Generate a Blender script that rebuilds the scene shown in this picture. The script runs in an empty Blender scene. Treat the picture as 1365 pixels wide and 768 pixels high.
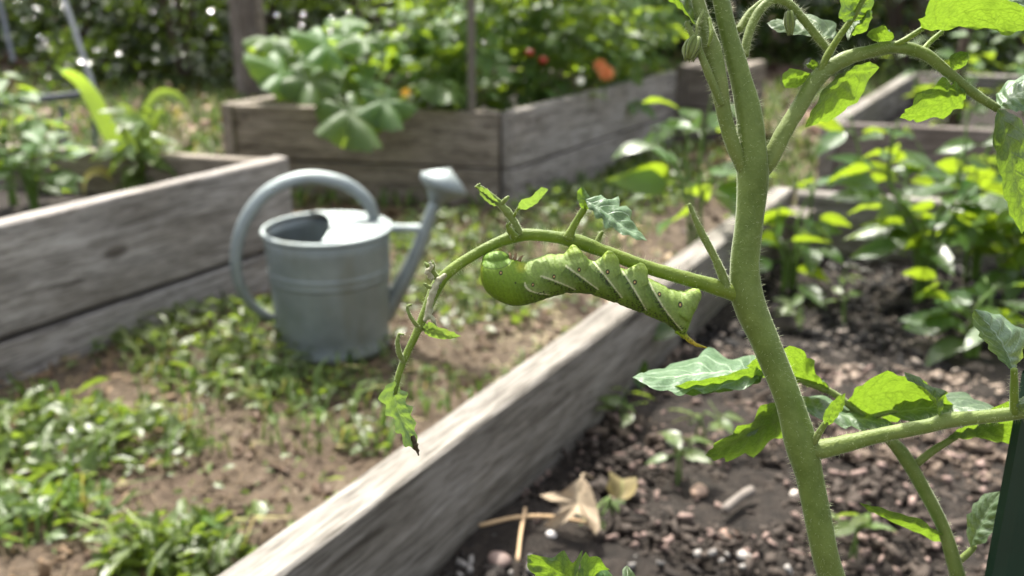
import bpy, bmesh, math, random
import numpy as np
from mathutils import Vector, Matrix, noise as mnoise

R = math.radians
rnd = random.Random(7)
nrng = np.random.default_rng(11)
scene = bpy.context.scene
COL = scene.collection

# ------------------------------------------------------------------ camera
PITCH = R(18.9)
CAM = Vector((0, 0, .66))
F, CX, CY = 1300.0, 682.5, 384.0
FWD = Vector((0, math.cos(PITCH), -math.sin(PITCH)))
UPV = Vector((0, math.sin(PITCH), math.cos(PITCH)))
RGT = Vector((1, 0, 0))
cd = bpy.data.cameras.new('camera'); cam = bpy.data.objects.new('camera', cd); COL.objects.link(cam)
cam.location = CAM; cam.rotation_euler = (R(90) - PITCH, 0, 0)
cd.sensor_width = 36; cd.lens = F / 1365 * 36
cd.clip_start = .01; cd.clip_end = 400
cd.dof.use_dof = True; cd.dof.focus_distance = .357; cd.dof.aperture_fstop = 10.5
scene.camera = cam

# ------------------------------------------------------------------ light
SUN_EL, SUN_AZ = R(56), R(-16)          # azimuth from +Y, negative = to the left
w = bpy.data.worlds.new('World'); scene.world = w; w.use_nodes = True
nt = w.node_tree; bg = nt.nodes['Background']
sky = nt.nodes.new('ShaderNodeTexSky'); sky.sky_type = 'NISHITA'; sky.sun_disc = False
sky.sun_elevation = SUN_EL; sky.sun_rotation = SUN_AZ
sky.air_density = 1.0; sky.dust_density = 5.0; sky.ozone_density = .6
hz_ = nt.nodes.new('ShaderNodeHueSaturation'); hz_.inputs['Saturation'].default_value = .38      # hazy summer sky
nt.links.new(sky.outputs[0], hz_.inputs['Color']); nt.links.new(hz_.outputs[0], bg.inputs[0]); bg.inputs[1].default_value = .135
sd = bpy.data.lights.new('sun', 'SUN'); so = bpy.data.objects.new('sun', sd); COL.objects.link(so)
sd.energy = 3.3; sd.angle = R(.53); sd.color = (1, .955, .86)
sv = Vector((math.sin(SUN_AZ) * math.cos(SUN_EL), math.cos(SUN_AZ) * math.cos(SUN_EL), math.sin(SUN_EL)))
so.rotation_euler = (-sv).to_track_quat('-Z', 'Y').to_euler(); so.location = (0, 0, 8)
scene.view_settings.view_transform = 'Standard'; scene.view_settings.look = 'None'
scene.view_settings.exposure = 1.75; scene.view_settings.gamma = 1
scene.render.engine = 'CYCLES'
cy = scene.cycles
cy.use_denoising = True; cy.max_bounces = 7; cy.diffuse_bounces = 3; cy.glossy_bounces = 2; cy.transmission_bounces = 4
cy.sample_clamp_indirect = 5; cy.sample_clamp_direct = 0; cy.caustics_reflective = False; cy.caustics_refractive = False

# ------------------------------------------------------------------ pixel -> place
def P(px, py, d):
    return CAM + FWD * d + RGT * ((px - CX) / F * d) - UPV * ((py - CY) / F * d)
def G(px, py, z=0.0):
    r = FWD + RGT * ((px - CX) / F) - UPV * ((py - CY) / F)
    return CAM + r * ((z - CAM.z) / r.z)

def lin(r, g, b):
    f = lambda c: (c / 255 / 12.92) if c <= 10 else ((c / 255 + .055) / 1.055) ** 2.4
    return (f(r), f(g), f(b), 1)

# ------------------------------------------------------------------ object helpers
def tag(o, label=None, cat=None, group=None, kind=None):
    if label: o['label'] = label
    if cat: o['category'] = cat
    if group: o['group'] = group
    if kind: o['kind'] = kind
    return o
def empty(name, loc):
    o = bpy.data.objects.new(name, None); o.empty_display_size = .05
    COL.objects.link(o); o.location = loc
    return o
def wloc(o):
    v = Vector((0, 0, 0))
    while o is not None:
        v += o.location; o = o.parent
    return v
def link(name, me, parent=None, mat=None):
    o = bpy.data.objects.new(name, me); COL.objects.link(o)
    if mat is not None and not me.materials: me.materials.append(mat)
    if parent is not None: o.parent = parent
    return o
def mesh(verts, faces, smooth=True, uv=None, col=None):
    me = bpy.data.meshes.new('m')
    me.from_pydata([tuple(v) for v in verts], [], faces); me.update()
    if smooth: me.polygons.foreach_set('use_smooth', [True] * len(me.polygons))
    if uv is not None:
        l = me.uv_layers.new(name='UVMap')
        vi = np.empty(len(me.loops), dtype=np.int32); me.loops.foreach_get('vertex_index', vi)
        l.data.foreach_set('uv', np.asarray(uv, dtype=np.float32)[vi].ravel())
    if col is not None:
        a = me.color_attributes.new('Col', 'FLOAT_COLOR', 'POINT')
        a.data.foreach_set('color', np.asarray(col, dtype=np.float32).ravel())
    return me
def wpart(name, verts, faces, mat, parent, smooth=True, uv=None, col=None):
    """part given in world coordinates; its origin sits at its own centre"""
    c = Vector((0, 0, 0))
    for v in verts: c += Vector(v)
    c /= len(verts)
    me = mesh([Vector(v) - c for v in verts], faces, smooth, uv, col)
    o = link(name, me, parent, mat)
    o.location = c - (wloc(parent) if parent else Vector((0, 0, 0)))
    return o
class MB:
    def __init__(s): s.v = []; s.f = []; s.uv = []; s.c = []
    def add(s, v, f, uv=None, c=None):
        n = len(s.v); s.v += [Vector(x) for x in v]; s.f += [tuple(i + n for i in q) for q in f]
        if uv is not None: s.uv += uv
        if c is not None: s.c += c
def cr(pts, n, rad=None):
    """Catmull-Rom by chord length, n samples; optional radii interpolated along"""
    pts = [Vector(p) for p in pts]
    L = [0]
    for a, b in zip(pts, pts[1:]): L.append(L[-1] + max((b - a).length, 1e-7))
    out = []; ro = []
    for k in range(n):
        s = L[-1] * k / (n - 1)
        i = 0
        while i < len(pts) - 2 and s > L[i + 1]: i += 1
        t = (s - L[i]) / (L[i + 1] - L[i])
        p1, p2 = pts[i], pts[i + 1]
        p0 = pts[i - 1] if i > 0 else p1 * 2 - p2
        p3 = pts[i + 2] if i + 2 < len(pts) else p2 * 2 - p1
        h = L[i + 1] - L[i]
        m1 = (p2 - p0) * (h / (((p1 - p0).length + h) or 1)); m2 = (p3 - p1) * (h / (((p3 - p2).length + h) or 1))
        t2, t3 = t * t, t * t * t
        out.append(p1 * (2 * t3 - 3 * t2 + 1) + m1 * (t3 - 2 * t2 + t) + p2 * (-2 * t3 + 3 * t2) + m2 * (t3 - t2))
        if rad is not None:
            ts = t * t * (3 - 2 * t); ro.append(rad[i] * (1 - ts) + rad[i + 1] * ts)
    return (out, ro) if rad is not None else out
def tube(pts, radii, sides=10, n=None, flat=1.0, cap=True, bump=0.0, seed=0):
    n = n or max(4, len(pts) * 4)
    p, r = cr(pts, n, radii)
    V = []; Fc = []
    tan = (p[1] - p[0]).normalized()
    a = tan.orthogonal().normalized()
    for i in range(n):
        t = (p[min(i + 1, n - 1)] - p[max(i - 1, 0)])
        t = t.normalized() if t.length > 1e-9 else tan
        a = (a - t * a.dot(t)).normalized(); b = t.cross(a)
        for k in range(sides):
            th = 2 * math.pi * k / sides
            rr = r[i]
            if bump: rr *= 1 + bump * mnoise.noise(Vector((math.cos(th) * 1.5 + seed, math.sin(th) * 1.5, i * .35)))
            V.append(p[i] + a * (math.cos(th) * rr) + b * (math.sin(th) * rr * flat))
    for i in range(n - 1):
        for k in range(sides):
            k2 = (k + 1) % sides
            Fc.append((i * sides + k, i * sides + k2, (i + 1) * sides + k2, (i + 1) * sides + k))
    if cap:
        for i, rev in ((0, True), (n - 1, False)):
            t = (p[0] - p[1]).normalized() if rev else (p[-1] - p[-2]).normalized()
            c = len(V); V.append(p[i] + t * (r[i] * .6))
            for k in range(sides):
                q = (i * sides + k, i * sides + (k + 1) % sides, c)
                Fc.append(q[::-1] if rev else q)
    return V, Fc

# ------------------------------------------------------------------ material helpers
def newmat(name):
    m = bpy.data.materials.new(name); m.use_nodes = True
    t = m.node_tree; t.nodes.clear()
    return m, t, (lambda k, **kw: _node(t, k, kw))
def _node(t, k, kw):
    n = t.nodes.new('ShaderNode' + k)
    for a, b in kw.items():
        if a.startswith('i_'): n.inputs[int(a[2:])].default_value = b
        elif a in n.inputs.keys(): n.inputs[a].default_value = b
        else: setattr(n, a, b)
    return n
def ramp(t, stops, fac=None):
    n = t.nodes.new('ShaderNodeValToRGB'); e = n.color_ramp.elements
    while len(e) < len(stops): e.new(.5)
    for i, (p, c) in enumerate(stops): e[i].position = p; e[i].color = c
    if fac is not None: t.links.new(fac, n.inputs[0])
    return n
def math_(t, op, a, b=None, c=None):
    n = t.nodes.new('ShaderNodeMath'); n.operation = op
    for i, x in enumerate((a, b, c)):
        if x is None: continue
        if isinstance(x, (int, float)): n.inputs[i].default_value = x
        else: t.links.new(x, n.inputs[i])
    return n.outputs[0]
def mixc(t, fac, a, b, mode='MIX'):
    n = t.nodes.new('ShaderNodeMix'); n.data_type = 'RGBA'; n.blend_type = mode
    for s, x in ((0, fac), (6, a), (7, b)):
        if isinstance(x, (int, float)): n.inputs[s].default_value = x
        elif isinstance(x, tuple): n.inputs[s].default_value = x
        else: t.links.new(x, n.inputs[s])
    return n.outputs[2]
def noise_(t, co, scale, detail=4, rough=.55, dist=0):
    n = t.nodes.new('ShaderNodeTexNoise'); n.inputs['Scale'].default_value = scale
    n.inputs['Detail'].default_value = detail; n.inputs['Roughness'].default_value = rough; n.inputs['Distortion'].default_value = dist
    if co is not None: t.links.new(co, n.inputs['Vector'])
    return n
def mapping(t, co, scale=(1, 1, 1), loc=None):
    n = t.nodes.new('ShaderNodeMapping'); n.inputs['Scale'].default_value = scale
    t.links.new(co, n.inputs['Vector'])
    if loc is not None: t.links.new(loc, n.inputs['Location'])
    return n.outputs[0]
def bump(t, h, strength=.3, dist=.01):
    n = t.nodes.new('ShaderNodeBump'); n.inputs['Strength'].default_value = strength; n.inputs['Distance'].default_value = dist
    t.links.new(h, n.inputs['Height']); return n.outputs[0]
def finish(t, sh):
    o = t.nodes.new('ShaderNodeOutputMaterial'); t.links.new(sh, o.inputs[0])

def wood_mat(name, dark, light, stain=.5, axis=(2.4, 30, 30)):
    m, t, N = newmat(name)
    co = N('TexCoord').outputs['Object']
    oi = N('ObjectInfo').outputs['Random']
    off = N('CombineXYZ'); 
    t.links.new(math_(t, 'MULTIPLY', oi, 37.0), off.inputs[0]); t.links.new(math_(t, 'MULTIPLY', oi, 11.0), off.inputs[2])
    mc = mapping(t, co, axis, off.outputs[0])
    g1 = noise_(t, mc, 2.6, 10, .72, .35).outputs[0]
    g2 = noise_(t, mapping(t, co, (13, 170, 170), off.outputs[0]), 1.6, 6, .7, .5).outputs[0]
    big = noise_(t, mapping(t, co, (3.0, 7, 7), off.outputs[0]), 1.3, 4, .6).outputs[0]
    c = ramp(t, [(.36, dark), (.47, tuple((a + b) / 2 for a, b in zip(dark, light))), (.62, light)], g1).outputs[0]
    fine = ramp(t, [(.38, (.34, .32, .29, 1)), (.56, (1.12, 1.12, 1.12, 1))], g2).outputs[0]
    c = mixc(t, .8, c, fine, 'MULTIPLY')
    st = ramp(t, [(.35, (.55, .5, .43, 1)), (.62, (1.0, 1.0, 1.02, 1))], big).outputs[0]
    c = mixc(t, stain, c, st, 'MULTIPLY')
    # knots
    vo = N('TexVoronoi'); vo.feature = 'F1'; vo.inputs['Scale'].default_value = 1.0
    t.links.new(mapping(t, co, (4.0, 8, 8), off.outputs[0]), vo.inputs['Vector'])
    kn = ramp(t, [(.07, (.33, .3, .27, 1)), (.13, (1, 1, 1, 1))], vo.outputs['Distance']).outputs[0]
    c = mixc(t, .85, c, kn, 'MULTIPLY')
    ck = noise_(t, mapping(t, co, (2.6, 70, 70), off.outputs[0]), 1.5, 3, .5, .8).outputs[0]
    crk = ramp(t, [(.30, (.18, .16, .14, 1)), (.345, (1, 1, 1, 1))], ck).outputs[0]
    c = mixc(t, .9, c, crk, 'MULTIPLY')
    hgt = math_(t, 'ADD', math_(t, 'MULTIPLY', g1, .6), math_(t, 'MULTIPLY', g2, .7))
    b = N('BsdfPrincipled', Roughness=.82)
    b.inputs['Specular IOR Level'].default_value = .3
    t.links.new(c, b.inputs['Base Color']); t.links.new(bump(t, hgt, .5, .0022), b.inputs['Normal'])
    finish(t, b.outputs[0]); return m

def leaf_mat(name, c_dark, c_light, c_trans, vein=(.35, .45, .12, 1), trans=.42, rough=.42, veins=9, spec=.5, scale=60, vein_amt=.5, brown=0, bs=.35, bd=.0015, net=0):
    m, t, N = newmat(name)
    uv = N('UVMap').outputs[0]; tc = N('TexCoord').outputs['Object']
    oi = N('ObjectInfo').outputs['Random']
    sp = N('SeparateXYZ'); t.links.new(uv, sp.inputs[0])
    a = math_(t, 'ABSOLUTE', math_(t, 'SUBTRACT', sp.outputs[0], .5))
    mid = math_(t, 'LESS_THAN', a, .018)
    ph = math_(t, 'SUBTRACT', math_(t, 'MULTIPLY', sp.outputs[1], float(veins)), math_(t, 'MULTIPLY', a, 5.0))
    sv_ = math_(t, 'ABSOLUTE', math_(t, 'SUBTRACT', math_(t, 'FRACT', ph), .5))
    side = math_(t, 'SUBTRACT', 1.0, math_(t, 'MINIMUM', math_(t, 'MULTIPLY', sv_, 9.0), 1.0))
    vv = math_(t, 'MAXIMUM', mid, math_(t, 'MULTIPLY', side, .65))
    n1 = noise_(t, tc, scale, 5, .6).outputs[0]
    c = mixc(t, ramp(t, [(.3, (0, 0, 0, 1)), (.7, (1, 1, 1, 1))], n1).outputs[0], c_dark, c_light)
    hv = N('HueSaturation'); hv.inputs['Saturation'].default_value = 1.0
    t.links.new(math_(t, 'ADD', .8, math_(t, 'MULTIPLY', oi, .4)), hv.inputs['Value'])
    t.links.new(math_(t, 'ADD', .485, math_(t, 'MULTIPLY', oi, .03)), hv.inputs['Hue'])
    c = mixc(t, math_(t, 'MULTIPLY', vv, vein_amt), c, vein)
    ct = mixc(t, math_(t, 'MULTIPLY', vv, vein_amt), c_trans, tuple(.42 * x for x in c_trans[:3]) + (1,))
    ct = mixc(t, math_(t, 'MULTIPLY', math_(t, 'SUBTRACT', 1.0, n1), .4), ct, tuple(.5 * x for x in c_trans[:3]) + (1,))
    if net:
        vo = N('TexVoronoi'); vo.feature = 'DISTANCE_TO_EDGE'; vo.inputs['Scale'].default_value = net; t.links.new(tc, vo.inputs['Vector'])
        nf = ramp(t, [(.0, (.5, .55, .5, 1)), (.16, (1, 1, 1, 1))], vo.outputs['Distance']).outputs[0]
        c = mixc(t, .45, c, nf, 'MULTIPLY'); ct = mixc(t, .5, ct, nf, 'MULTIPLY')
    t.links.new(c, hv.inputs['Color']); c = hv.outputs[0]
    if brown:
        n2 = noise_(t, tc, scale * .35, 3).outputs[0]
        bm_ = ramp(t, [(.62, (0, 0, 0, 1)), (.7, (1, 1, 1, 1))], n2).outputs[0]
        c = mixc(t, math_(t, 'MULTIPLY', bm_, brown), c, lin(150, 120, 60)); ct = mixc(t, math_(t, 'MULTIPLY', bm_, brown), ct, lin(120, 90, 40))
    h = math_(t, 'ADD', math_(t, 'MULTIPLY', vv, -.6), noise_(t, tc, scale * 6, 3).outputs[0])
    nb = bump(t, h, bs, bd)
    b = N('BsdfPrincipled', Roughness=rough); b.inputs['Specular IOR Level'].default_value = spec
    t.links.new(c, b.inputs['Base Color']); t.links.new(nb, b.inputs['Normal'])
    tr = N('BsdfTranslucent'); t.links.new(ct, tr.inputs[0]); t.links.new(nb, tr.inputs['Normal'])
    mx = N('MixShader', i_0=trans); t.links.new(b.outputs[0], mx.inputs[1]); t.links.new(tr.outputs[0], mx.inputs[2])
    finish(t, mx.outputs[0]); return m

def stem_mat(name, c1, c2, scale=90, sheen=.5, trans=.0, fuzz=True):
    c1, c2 = tuple(.5 * x for x in c1[:3]) + (1,), tuple(.6 * x for x in c2[:3]) + (1,)
    m, t, N = newmat(name)
    tc = N('TexCoord').outputs['Object']
    n1 = noise_(t, tc, scale, 6, .65).outputs[0]
    n2 = noise_(t, tc, scale * 14, 2, .5).outputs[0]
    c = mixc(t, ramp(t, [(.3, (0, 0, 0, 1)), (.7, (1, 1, 1, 1))], n1).outputs[0], c1, c2)
    n0 = noise_(t, tc, scale * .35, 3, .6).outputs[0]
    c = mixc(t, ramp(t, [(.5, (0, 0, 0, 1)), (.75, (.45, .45, .45, 1))], n0).outputs[0], c, tuple(a * b for a, b in zip(c1[:3], (1.0, .72, .8))) + (1,))
    sp = ramp(t, [(.56, (0, 0, 0, 1)), (.68, (1, 1, 1, 1))], n2).outputs[0]
    if fuzz: c = mixc(t, math_(t, 'MULTIPLY', sp, .05), c, lin(190, 205, 150))
    b = N('BsdfPrincipled', Roughness=.55)
    b.inputs['Sheen Weight'].default_value = sheen; b.inputs['Sheen Roughness'].default_value = .35
    b.inputs['Sheen Tint'].default_value = (.95, 1, .85, 1)
    b.inputs['Specular IOR Level'].default_value = .35
    t.links.new(c, b.inputs['Base Color']); t.links.new(bump(t, math_(t, 'ADD', n2, n1), .35, .0008), b.inputs['Normal'])
    sh = b.outputs[0]
    if trans:
        tr = N('BsdfTranslucent'); tr.inputs[0].default_value = tuple(min(1, 1.6 * x) for x in c2[:3]) + (1,)
        mx = N('MixShader', i_0=trans); t.links.new(sh, mx.inputs[1]); t.links.new(tr.outputs[0], mx.inputs[2]); sh = mx.outputs[0]
    finish(t, sh); return m

def plain_mat(name, col, rough=.6, metal=0, spec=.5, nscale=20, var=.25, bmp=.2, bdist=.002):
    m, t, N = newmat(name)
    tc = N('TexCoord').outputs['Object']
    n1 = noise_(t, tc, nscale, 5, .6).outputs[0]
    c = mixc(t, n1, tuple(max(0, x * (1 - var)) for x in col[:3]) + (1,), tuple(min(1, x * (1 + var)) for x in col[:3]) + (1,))
    b = N('BsdfPrincipled', Roughness=rough, Metallic=metal); b.inputs['Specular IOR Level'].default_value = spec
    t.links.new(c, b.inputs['Base Color']); t.links.new(bump(t, n1, bmp, bdist), b.inputs['Normal'])
    finish(t, b.outputs[0]); return m

def vcol_mat(name, rough=.85, trans=0.0, spec=.3, bs=.3, bscale=300, sss=0, bd=.001):
    m, t, N = newmat(name)
    a = N('Attribute', attribute_name='Col'); tc = N('TexCoord').outputs['Object']
    n1 = noise_(t, tc, bscale, 4, .6).outputs[0]
    c = mixc(t, .5, a.outputs[0], ramp(t, [(.3, (.6, .6, .6, 1)), (.7, (1.25, 1.25, 1.25, 1))], n1).outputs[0], 'MULTIPLY')
    b = N('BsdfPrincipled', Roughness=rough); b.inputs['Specular IOR Level'].default_value = spec
    t.links.new(c, b.inputs['Base Color']); t.links.new(bump(t, n1, bs, bd), b.inputs['Normal'])
    if sss:
        b.inputs['Subsurface Weight'].default_value = sss
        b.inputs['Subsurface Radius'].default_value = (.6, 1.0, .2); b.inputs['Subsurface Scale'].default_value = .003
    sh = b.outputs[0]
    if trans:
        tr = N('BsdfTranslucent'); t.links.new(mixc(t, 1.0, c, (1.5, 1.5, .8, 1), 'MULTIPLY'), tr.inputs[0])
        mx = N('MixShader', i_0=trans); t.links.new(sh, mx.inputs[1]); t.links.new(tr.outputs[0], mx.inputs[2]); sh = mx.outputs[0]
    finish(t, sh); return m

M = {}
M['wood'] = wood_mat('weathered_wood', (.095, .084, .068, 1), (.275, .258, .228, 1))
M['wood_pale'] = wood_mat('pale_weathered_wood', (.14, .127, .112, 1), (.40, .375, .345, 1))
M['wood_brown'] = wood_mat('brown_weathered_wood', (.10, .084, .064, 1), (.30, .262, .21, 1))
M['wood_dark'] = wood_mat('dark_weathered_wood', (.085, .07, .06, 1), (.22, .19, .165, 1))
M['tomato_leaf'] = leaf_mat('tomato_leaf', (.045, .10, .03, 1), (.10, .17, .07, 1), (.185, .30, .018, 1), vein=(.24, .34, .10, 1), trans=.5, net=420, rough=.5, veins=7, scale=70, vein_amt=.55)
M['tomato_leaf_glaucous'] = leaf_mat('tomato_leaf_glaucous', (.06, .115, .05, 1), (.12, .18, .10, 1), (.36, .50, .04, 1), vein=(.36, .44, .30, 1), net=420, trans=.28, rough=.42, veins=7, scale=80, vein_amt=.6)
M['tomato_leaf_eaten'] = leaf_mat('tomato_leaf_eaten', (.09, .16, .06, 1), (.17, .25, .12, 1), (.22, .34, .04, 1), vein=(.34, .42, .22, 1), trans=.4, rough=.55, veins=6, scale=90, vein_amt=.6, brown=.5)
M['pepper_leaf'] = leaf_mat('pepper_leaf', (.03, .085, .015, 1), (.055, .13, .025, 1), (.30, .42, .02, 1), vein=(.16, .26, .06, 1), trans=.5, rough=.32, veins=6, scale=25, spec=.6)
M['bush_leaf'] = leaf_mat('bush_leaf', (.045, .10, .025, 1), (.09, .165, .045, 1), (.36, .50, .03, 1), vein=(.14, .23, .08, 1), trans=.44, rough=.5, spec=.35, veins=5, scale=20)
M['squash_leaf'] = leaf_mat('squash_leaf', (.06, .13, .035, 1), (.12, .20, .08, 1), (.34, .48, .03, 1), vein=(.20, .28, .12, 1), trans=.5, spec=.35, rough=.5, veins=5, scale=16)
M['weed_leaf'] = leaf_mat('weed_leaf', (.055, .095, .024, 1), (.11, .155, .045, 1), (.26, .37, .035, 1), trans=.42, rough=.34, veins=3, scale=30)
M['strap_leaf'] = leaf_mat('strap_leaf', (.09, .17, .03, 1), (.17, .26, .06, 1), (.36, .50, .05, 1), trans=.5, rough=.4, veins=1, scale=12)
M['strap_dry'] = leaf_mat('strap_dry', (.32, .24, .08, 1), (.45, .36, .12, 1), (.55, .42, .12, 1), trans=.4, rough=.5, veins=1, scale=12, vein=(.5, .42, .2, 1))
M['shrub_leaf'] = leaf_mat('shrub_leaf', (.016, .04, .012, 1), (.036, .066, .022, 1), (.13, .20, .018, 1), trans=.34, rough=.13, veins=3, scale=5, spec=.7)
M['stem'] = stem_mat('tomato_stem', lin(108, 132, 46), lin(146, 168, 82), 60, .35, .14)
M['stem_pale'] = stem_mat('tomato_branch', lin(122, 148, 58), lin(156, 172, 92), 80, .45, .18)
M['stem_yellow'] = stem_mat('tomato_branch_green', lin(114, 142, 34), lin(150, 172, 62), 80, .45, .25)
M['plant_stem'] = stem_mat('plant_stem', lin(92, 128, 40), lin(124, 156, 62), 40, .2, .1, False)
M['woody'] = plain_mat('bark', lin(74, 62, 52), .9, nscale=9, var=.4, bmp=.6, bdist=.02)
M['hair'] = plain_mat('stem_hair', lin(205, 215, 165), .5, var=.05)
M['scar'] = stem_mat('chewed_scar', lin(170, 170, 125), lin(215, 212, 178), 300, .3, .1)
M['dead'] = plain_mat('dead_tip', lin(58, 48, 26), .8, nscale=200, var=.5)
M['galv'] = None
M['green_post'] = plain_mat('green_post_paint', lin(12, 44, 30), .42, nscale=60, var=.3, bmp=.15)
M['steel'] = plain_mat('grey_steel', lin(66, 72, 78), .5, metal=.4, nscale=30, var=.2)
M['steel_dark'] = plain_mat('rusty_screw', lin(70, 60, 54), .6, metal=.5, nscale=90, var=.4)
M['stake'] = plain_mat('stake_wood', lin(98, 92, 80), .8, nscale=30, var=.3)
M['tomato_fruit'] = plain_mat('tomato_fruit', lin(150, 40, 20), .3, nscale=40, var=.15, bmp=.02)
M['petal_yellow'] = plain_mat('yellow_petal', lin(232, 172, 24), .6, nscale=60, var=.15)
M['petal_orange'] = plain_mat('orange_petal', lin(196, 112, 54), .6, nscale=60, var=.2)
M['petal_white'] = plain_mat('white_petal', lin(225, 222, 200), .6, nscale=60, var=.1)
M['dry_leaf'] = leaf_mat('dry_leaf', lin(122, 104, 86), lin(156, 136, 114), lin(140, 116, 88), vein=lin(166, 148, 124), trans=.2, rough=.75, veins=5, scale=40)
M['debris'] = vcol_mat('debris', .85, 0, .35, .5, 160)
M['litter'] = vcol_mat('leaf_litter', .7, 0, .4, .3, 60)
M['grass'] = vcol_mat('grass_blade', .5, .35, .4, .1, 50)
M['worm'] = vcol_mat('hornworm_skin', .58, 0, .28, .4, 1100, .2, .0006)

def galv_mat():
    m, t, N = newmat('galvanised_zinc')
    tc = N('TexCoord').outputs['Object']
    vo = N('TexVoronoi'); vo.inputs['Scale'].default_value = 55; t.links.new(tc, vo.inputs['Vector'])
    n1 = noise_(t, tc, 14, 5, .65).outputs[0]
    n2 = noise_(t, mapping(t, tc, (9, 9, 2)), 3, 4, .6).outputs[0]
    c = mixc(t, n1, lin(98, 108, 110), lin(164, 172, 170))
    c = mixc(t, .3, c, ramp(t, [(0, (.75, .75, .75, 1)), (1, (1.1, 1.1, 1.1, 1))], vo.outputs['Distance']).outputs[0], 'MULTIPLY')
    c = mixc(t, ramp(t, [(.5, (0, 0, 0, 1)), (.74, (.4, .4, .4, 1))], n2).outputs[0], c, lin(112, 108, 84))
    b = N('BsdfPrincipled', Metallic=.74)
    t.links.new(math_(t, 'ADD', .44, math_(t, 'MULTIPLY', n1, .35)), b.inputs['Roughness'])
    t.links.new(c, b.inputs['Base Color']); t.links.new(bump(t, n1, .12, .004), b.inputs['Normal'])
    finish(t, b.outputs[0]); return m
M['galv'] = galv_mat()

def ground_mat():
    m, t, N = newmat('dirt_path')
    tc = N('TexCoord').outputs['Object']
    n1 = noise_(t, tc, 3.2, 6, .6).outputs[0]; n2 = noise_(t, tc, 38, 8, .7).outputs[0]; n3 = noise_(t, tc, 160, 4, .6).outputs[0]
    c = ramp(t, [(.3, (.05, .037, .025, 1)), (.5, (.115, .088, .06, 1)), (.72, (.20, .16, .115, 1))], n2).outputs[0]
    c = mixc(t, ramp(t, [(.42, (0, 0, 0, 1)), (.6, (.8, .8, .8, 1))], n1).outputs[0], c, (.085, .06, .042, 1))
    c = mixc(t, .5, c, ramp(t, [(.35, (.45, .45, .45, 1)), (.65, (1.3, 1.3, 1.3, 1))], n3).outputs[0], 'MULTIPLY')
    b = N('BsdfPrincipled', Roughness=.95); b.inputs['Specular IOR Level'].default_value = .2
    t.links.new(c, b.inputs['Base Color']); t.links.new(bump(t, math_(t, 'ADD', n2, n3), .7, .012), b.inputs['Normal'])
    finish(t, b.outputs[0]); return m
def soil_mat():
    m, t, N = newmat('bed_soil')
    tc = N('TexCoord').outputs['Object']
    n2 = noise_(t, tc, 60, 8, .7).outputs[0]; n3 = noise_(t, tc, 260, 4, .6).outputs[0]
    c = ramp(t, [(.35, (.014, .011, .008, 1)), (.55, (.035, .027, .021, 1)), (.75, (.08, .062, .048, 1))], n2).outputs[0]
    b = N('BsdfPrincipled', Roughness=.9); b.inputs['Specular IOR Level'].default_value = .3
    t.links.new(c, b.inputs['Base Color']); t.links.new(bump(t, math_(t, 'ADD', n2, n3), .9, .012), b.inputs['Normal'])
    finish(t, b.outputs[0]); return m
M['ground'] = ground_mat(); M['soil'] = soil_mat()

# ------------------------------------------------------------------ ground
def build_ground():
    n = 150
    def ax(t, lo, hi, c):   # dense near c
        return t
    xs = [math.copysign(abs(k / (n / 2)) ** 2.6 * 70 + abs(k) * .012, k) for k in range(-n // 2, n // 2 + 1)]
    ys = [1.5 + math.copysign(abs(k / (n / 2)) ** 2.6 * 90 + abs(k) * .022, k) for k in range(-n // 2, n // 2 + 1)]
    V = []
    for y in ys:
        for x in xs:
            h = .014 * mnoise.noise(Vector((x * 2.2, y * 2.2, 0))) + .008 * mnoise.noise(Vector((x * 9, y * 9, 3)))
            V.append((x, y, h - .004))
    W = len(xs); Fc = [(j * W + i, j * W + i + 1, (j + 1) * W + i + 1, (j + 1) * W + i) for j in range(len(ys) - 1) for i in range(W - 1)]
    o = link('ground', mesh(V, Fc), None, M['ground'])
    tag(o, 'bare brown dirt path and yard between the raised beds', None, None, 'structure')
build_ground()

# ------------------------------------------------------------------ raised beds
UD = Vector((math.sin(R(30)), math.cos(R(30)), 0))      # long direction of the beds
WD = Vector((math.cos(R(15)), -math.sin(R(15)), 0))     # cross direction
def board(L, th, h, seed, warp=.002):
    n = max(6, int(L / .06)); V = []; Fc = []
    b = .003
    sec = [(-th / 2 + b, -h / 2), (th / 2 - b, -h / 2), (th / 2, -h / 2 + b), (th / 2, h / 2 - b), (th / 2 - b, h / 2), (-th / 2 + b, h / 2), (-th / 2, h / 2 - b), (-th / 2, -h / 2 + b)]
    for i in range(n + 1):
        x = -L / 2 + L * i / n
        for k, (y, z) in enumerate(sec):
            d = warp * mnoise.noise(Vector((x * 3 + seed * 7.3, k * .6, seed))); e = warp * .8 * mnoise.noise(Vector((x * 11 + seed * 3.3, k * .9, seed + 9)))
            V.append((x, y + d, z + e))
    m = len(sec)
    for i in range(n):
        for k in range(m): Fc.append((i * m + k, (i + 1) * m + k, (i + 1) * m + (k + 1) % m, i * m + (k + 1) % m))
    Fc.append(tuple(range(m))); Fc.append(tuple(reversed(range(n * m, n * m + m))))
    return mesh(V, Fc, False)
bseed = [0]
def put_board(a, b, zlo, zhi, th, mat, root, name='plank', side=0):
    """board whose OUTER face runs a->b, thickness to the left of a->b"""
    a, b = Vector(a), Vector(b); d = b - a; L = d.length; d.normalize(); nrm = Vector((-d.y, d.x, 0))
    bseed[0] += 1
    o = link(name, board(L, th, zhi - zlo, bseed[0]), root, mat)
    o.location = (a + b) / 2 + nrm * (th / 2) + Vector((0, 0, (zlo + zhi) / 2)) - wloc(root)
    o.rotation_euler = (R(rnd.uniform(-.4, .4)), 0, math.atan2(d.y, d.x))
    return o
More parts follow.
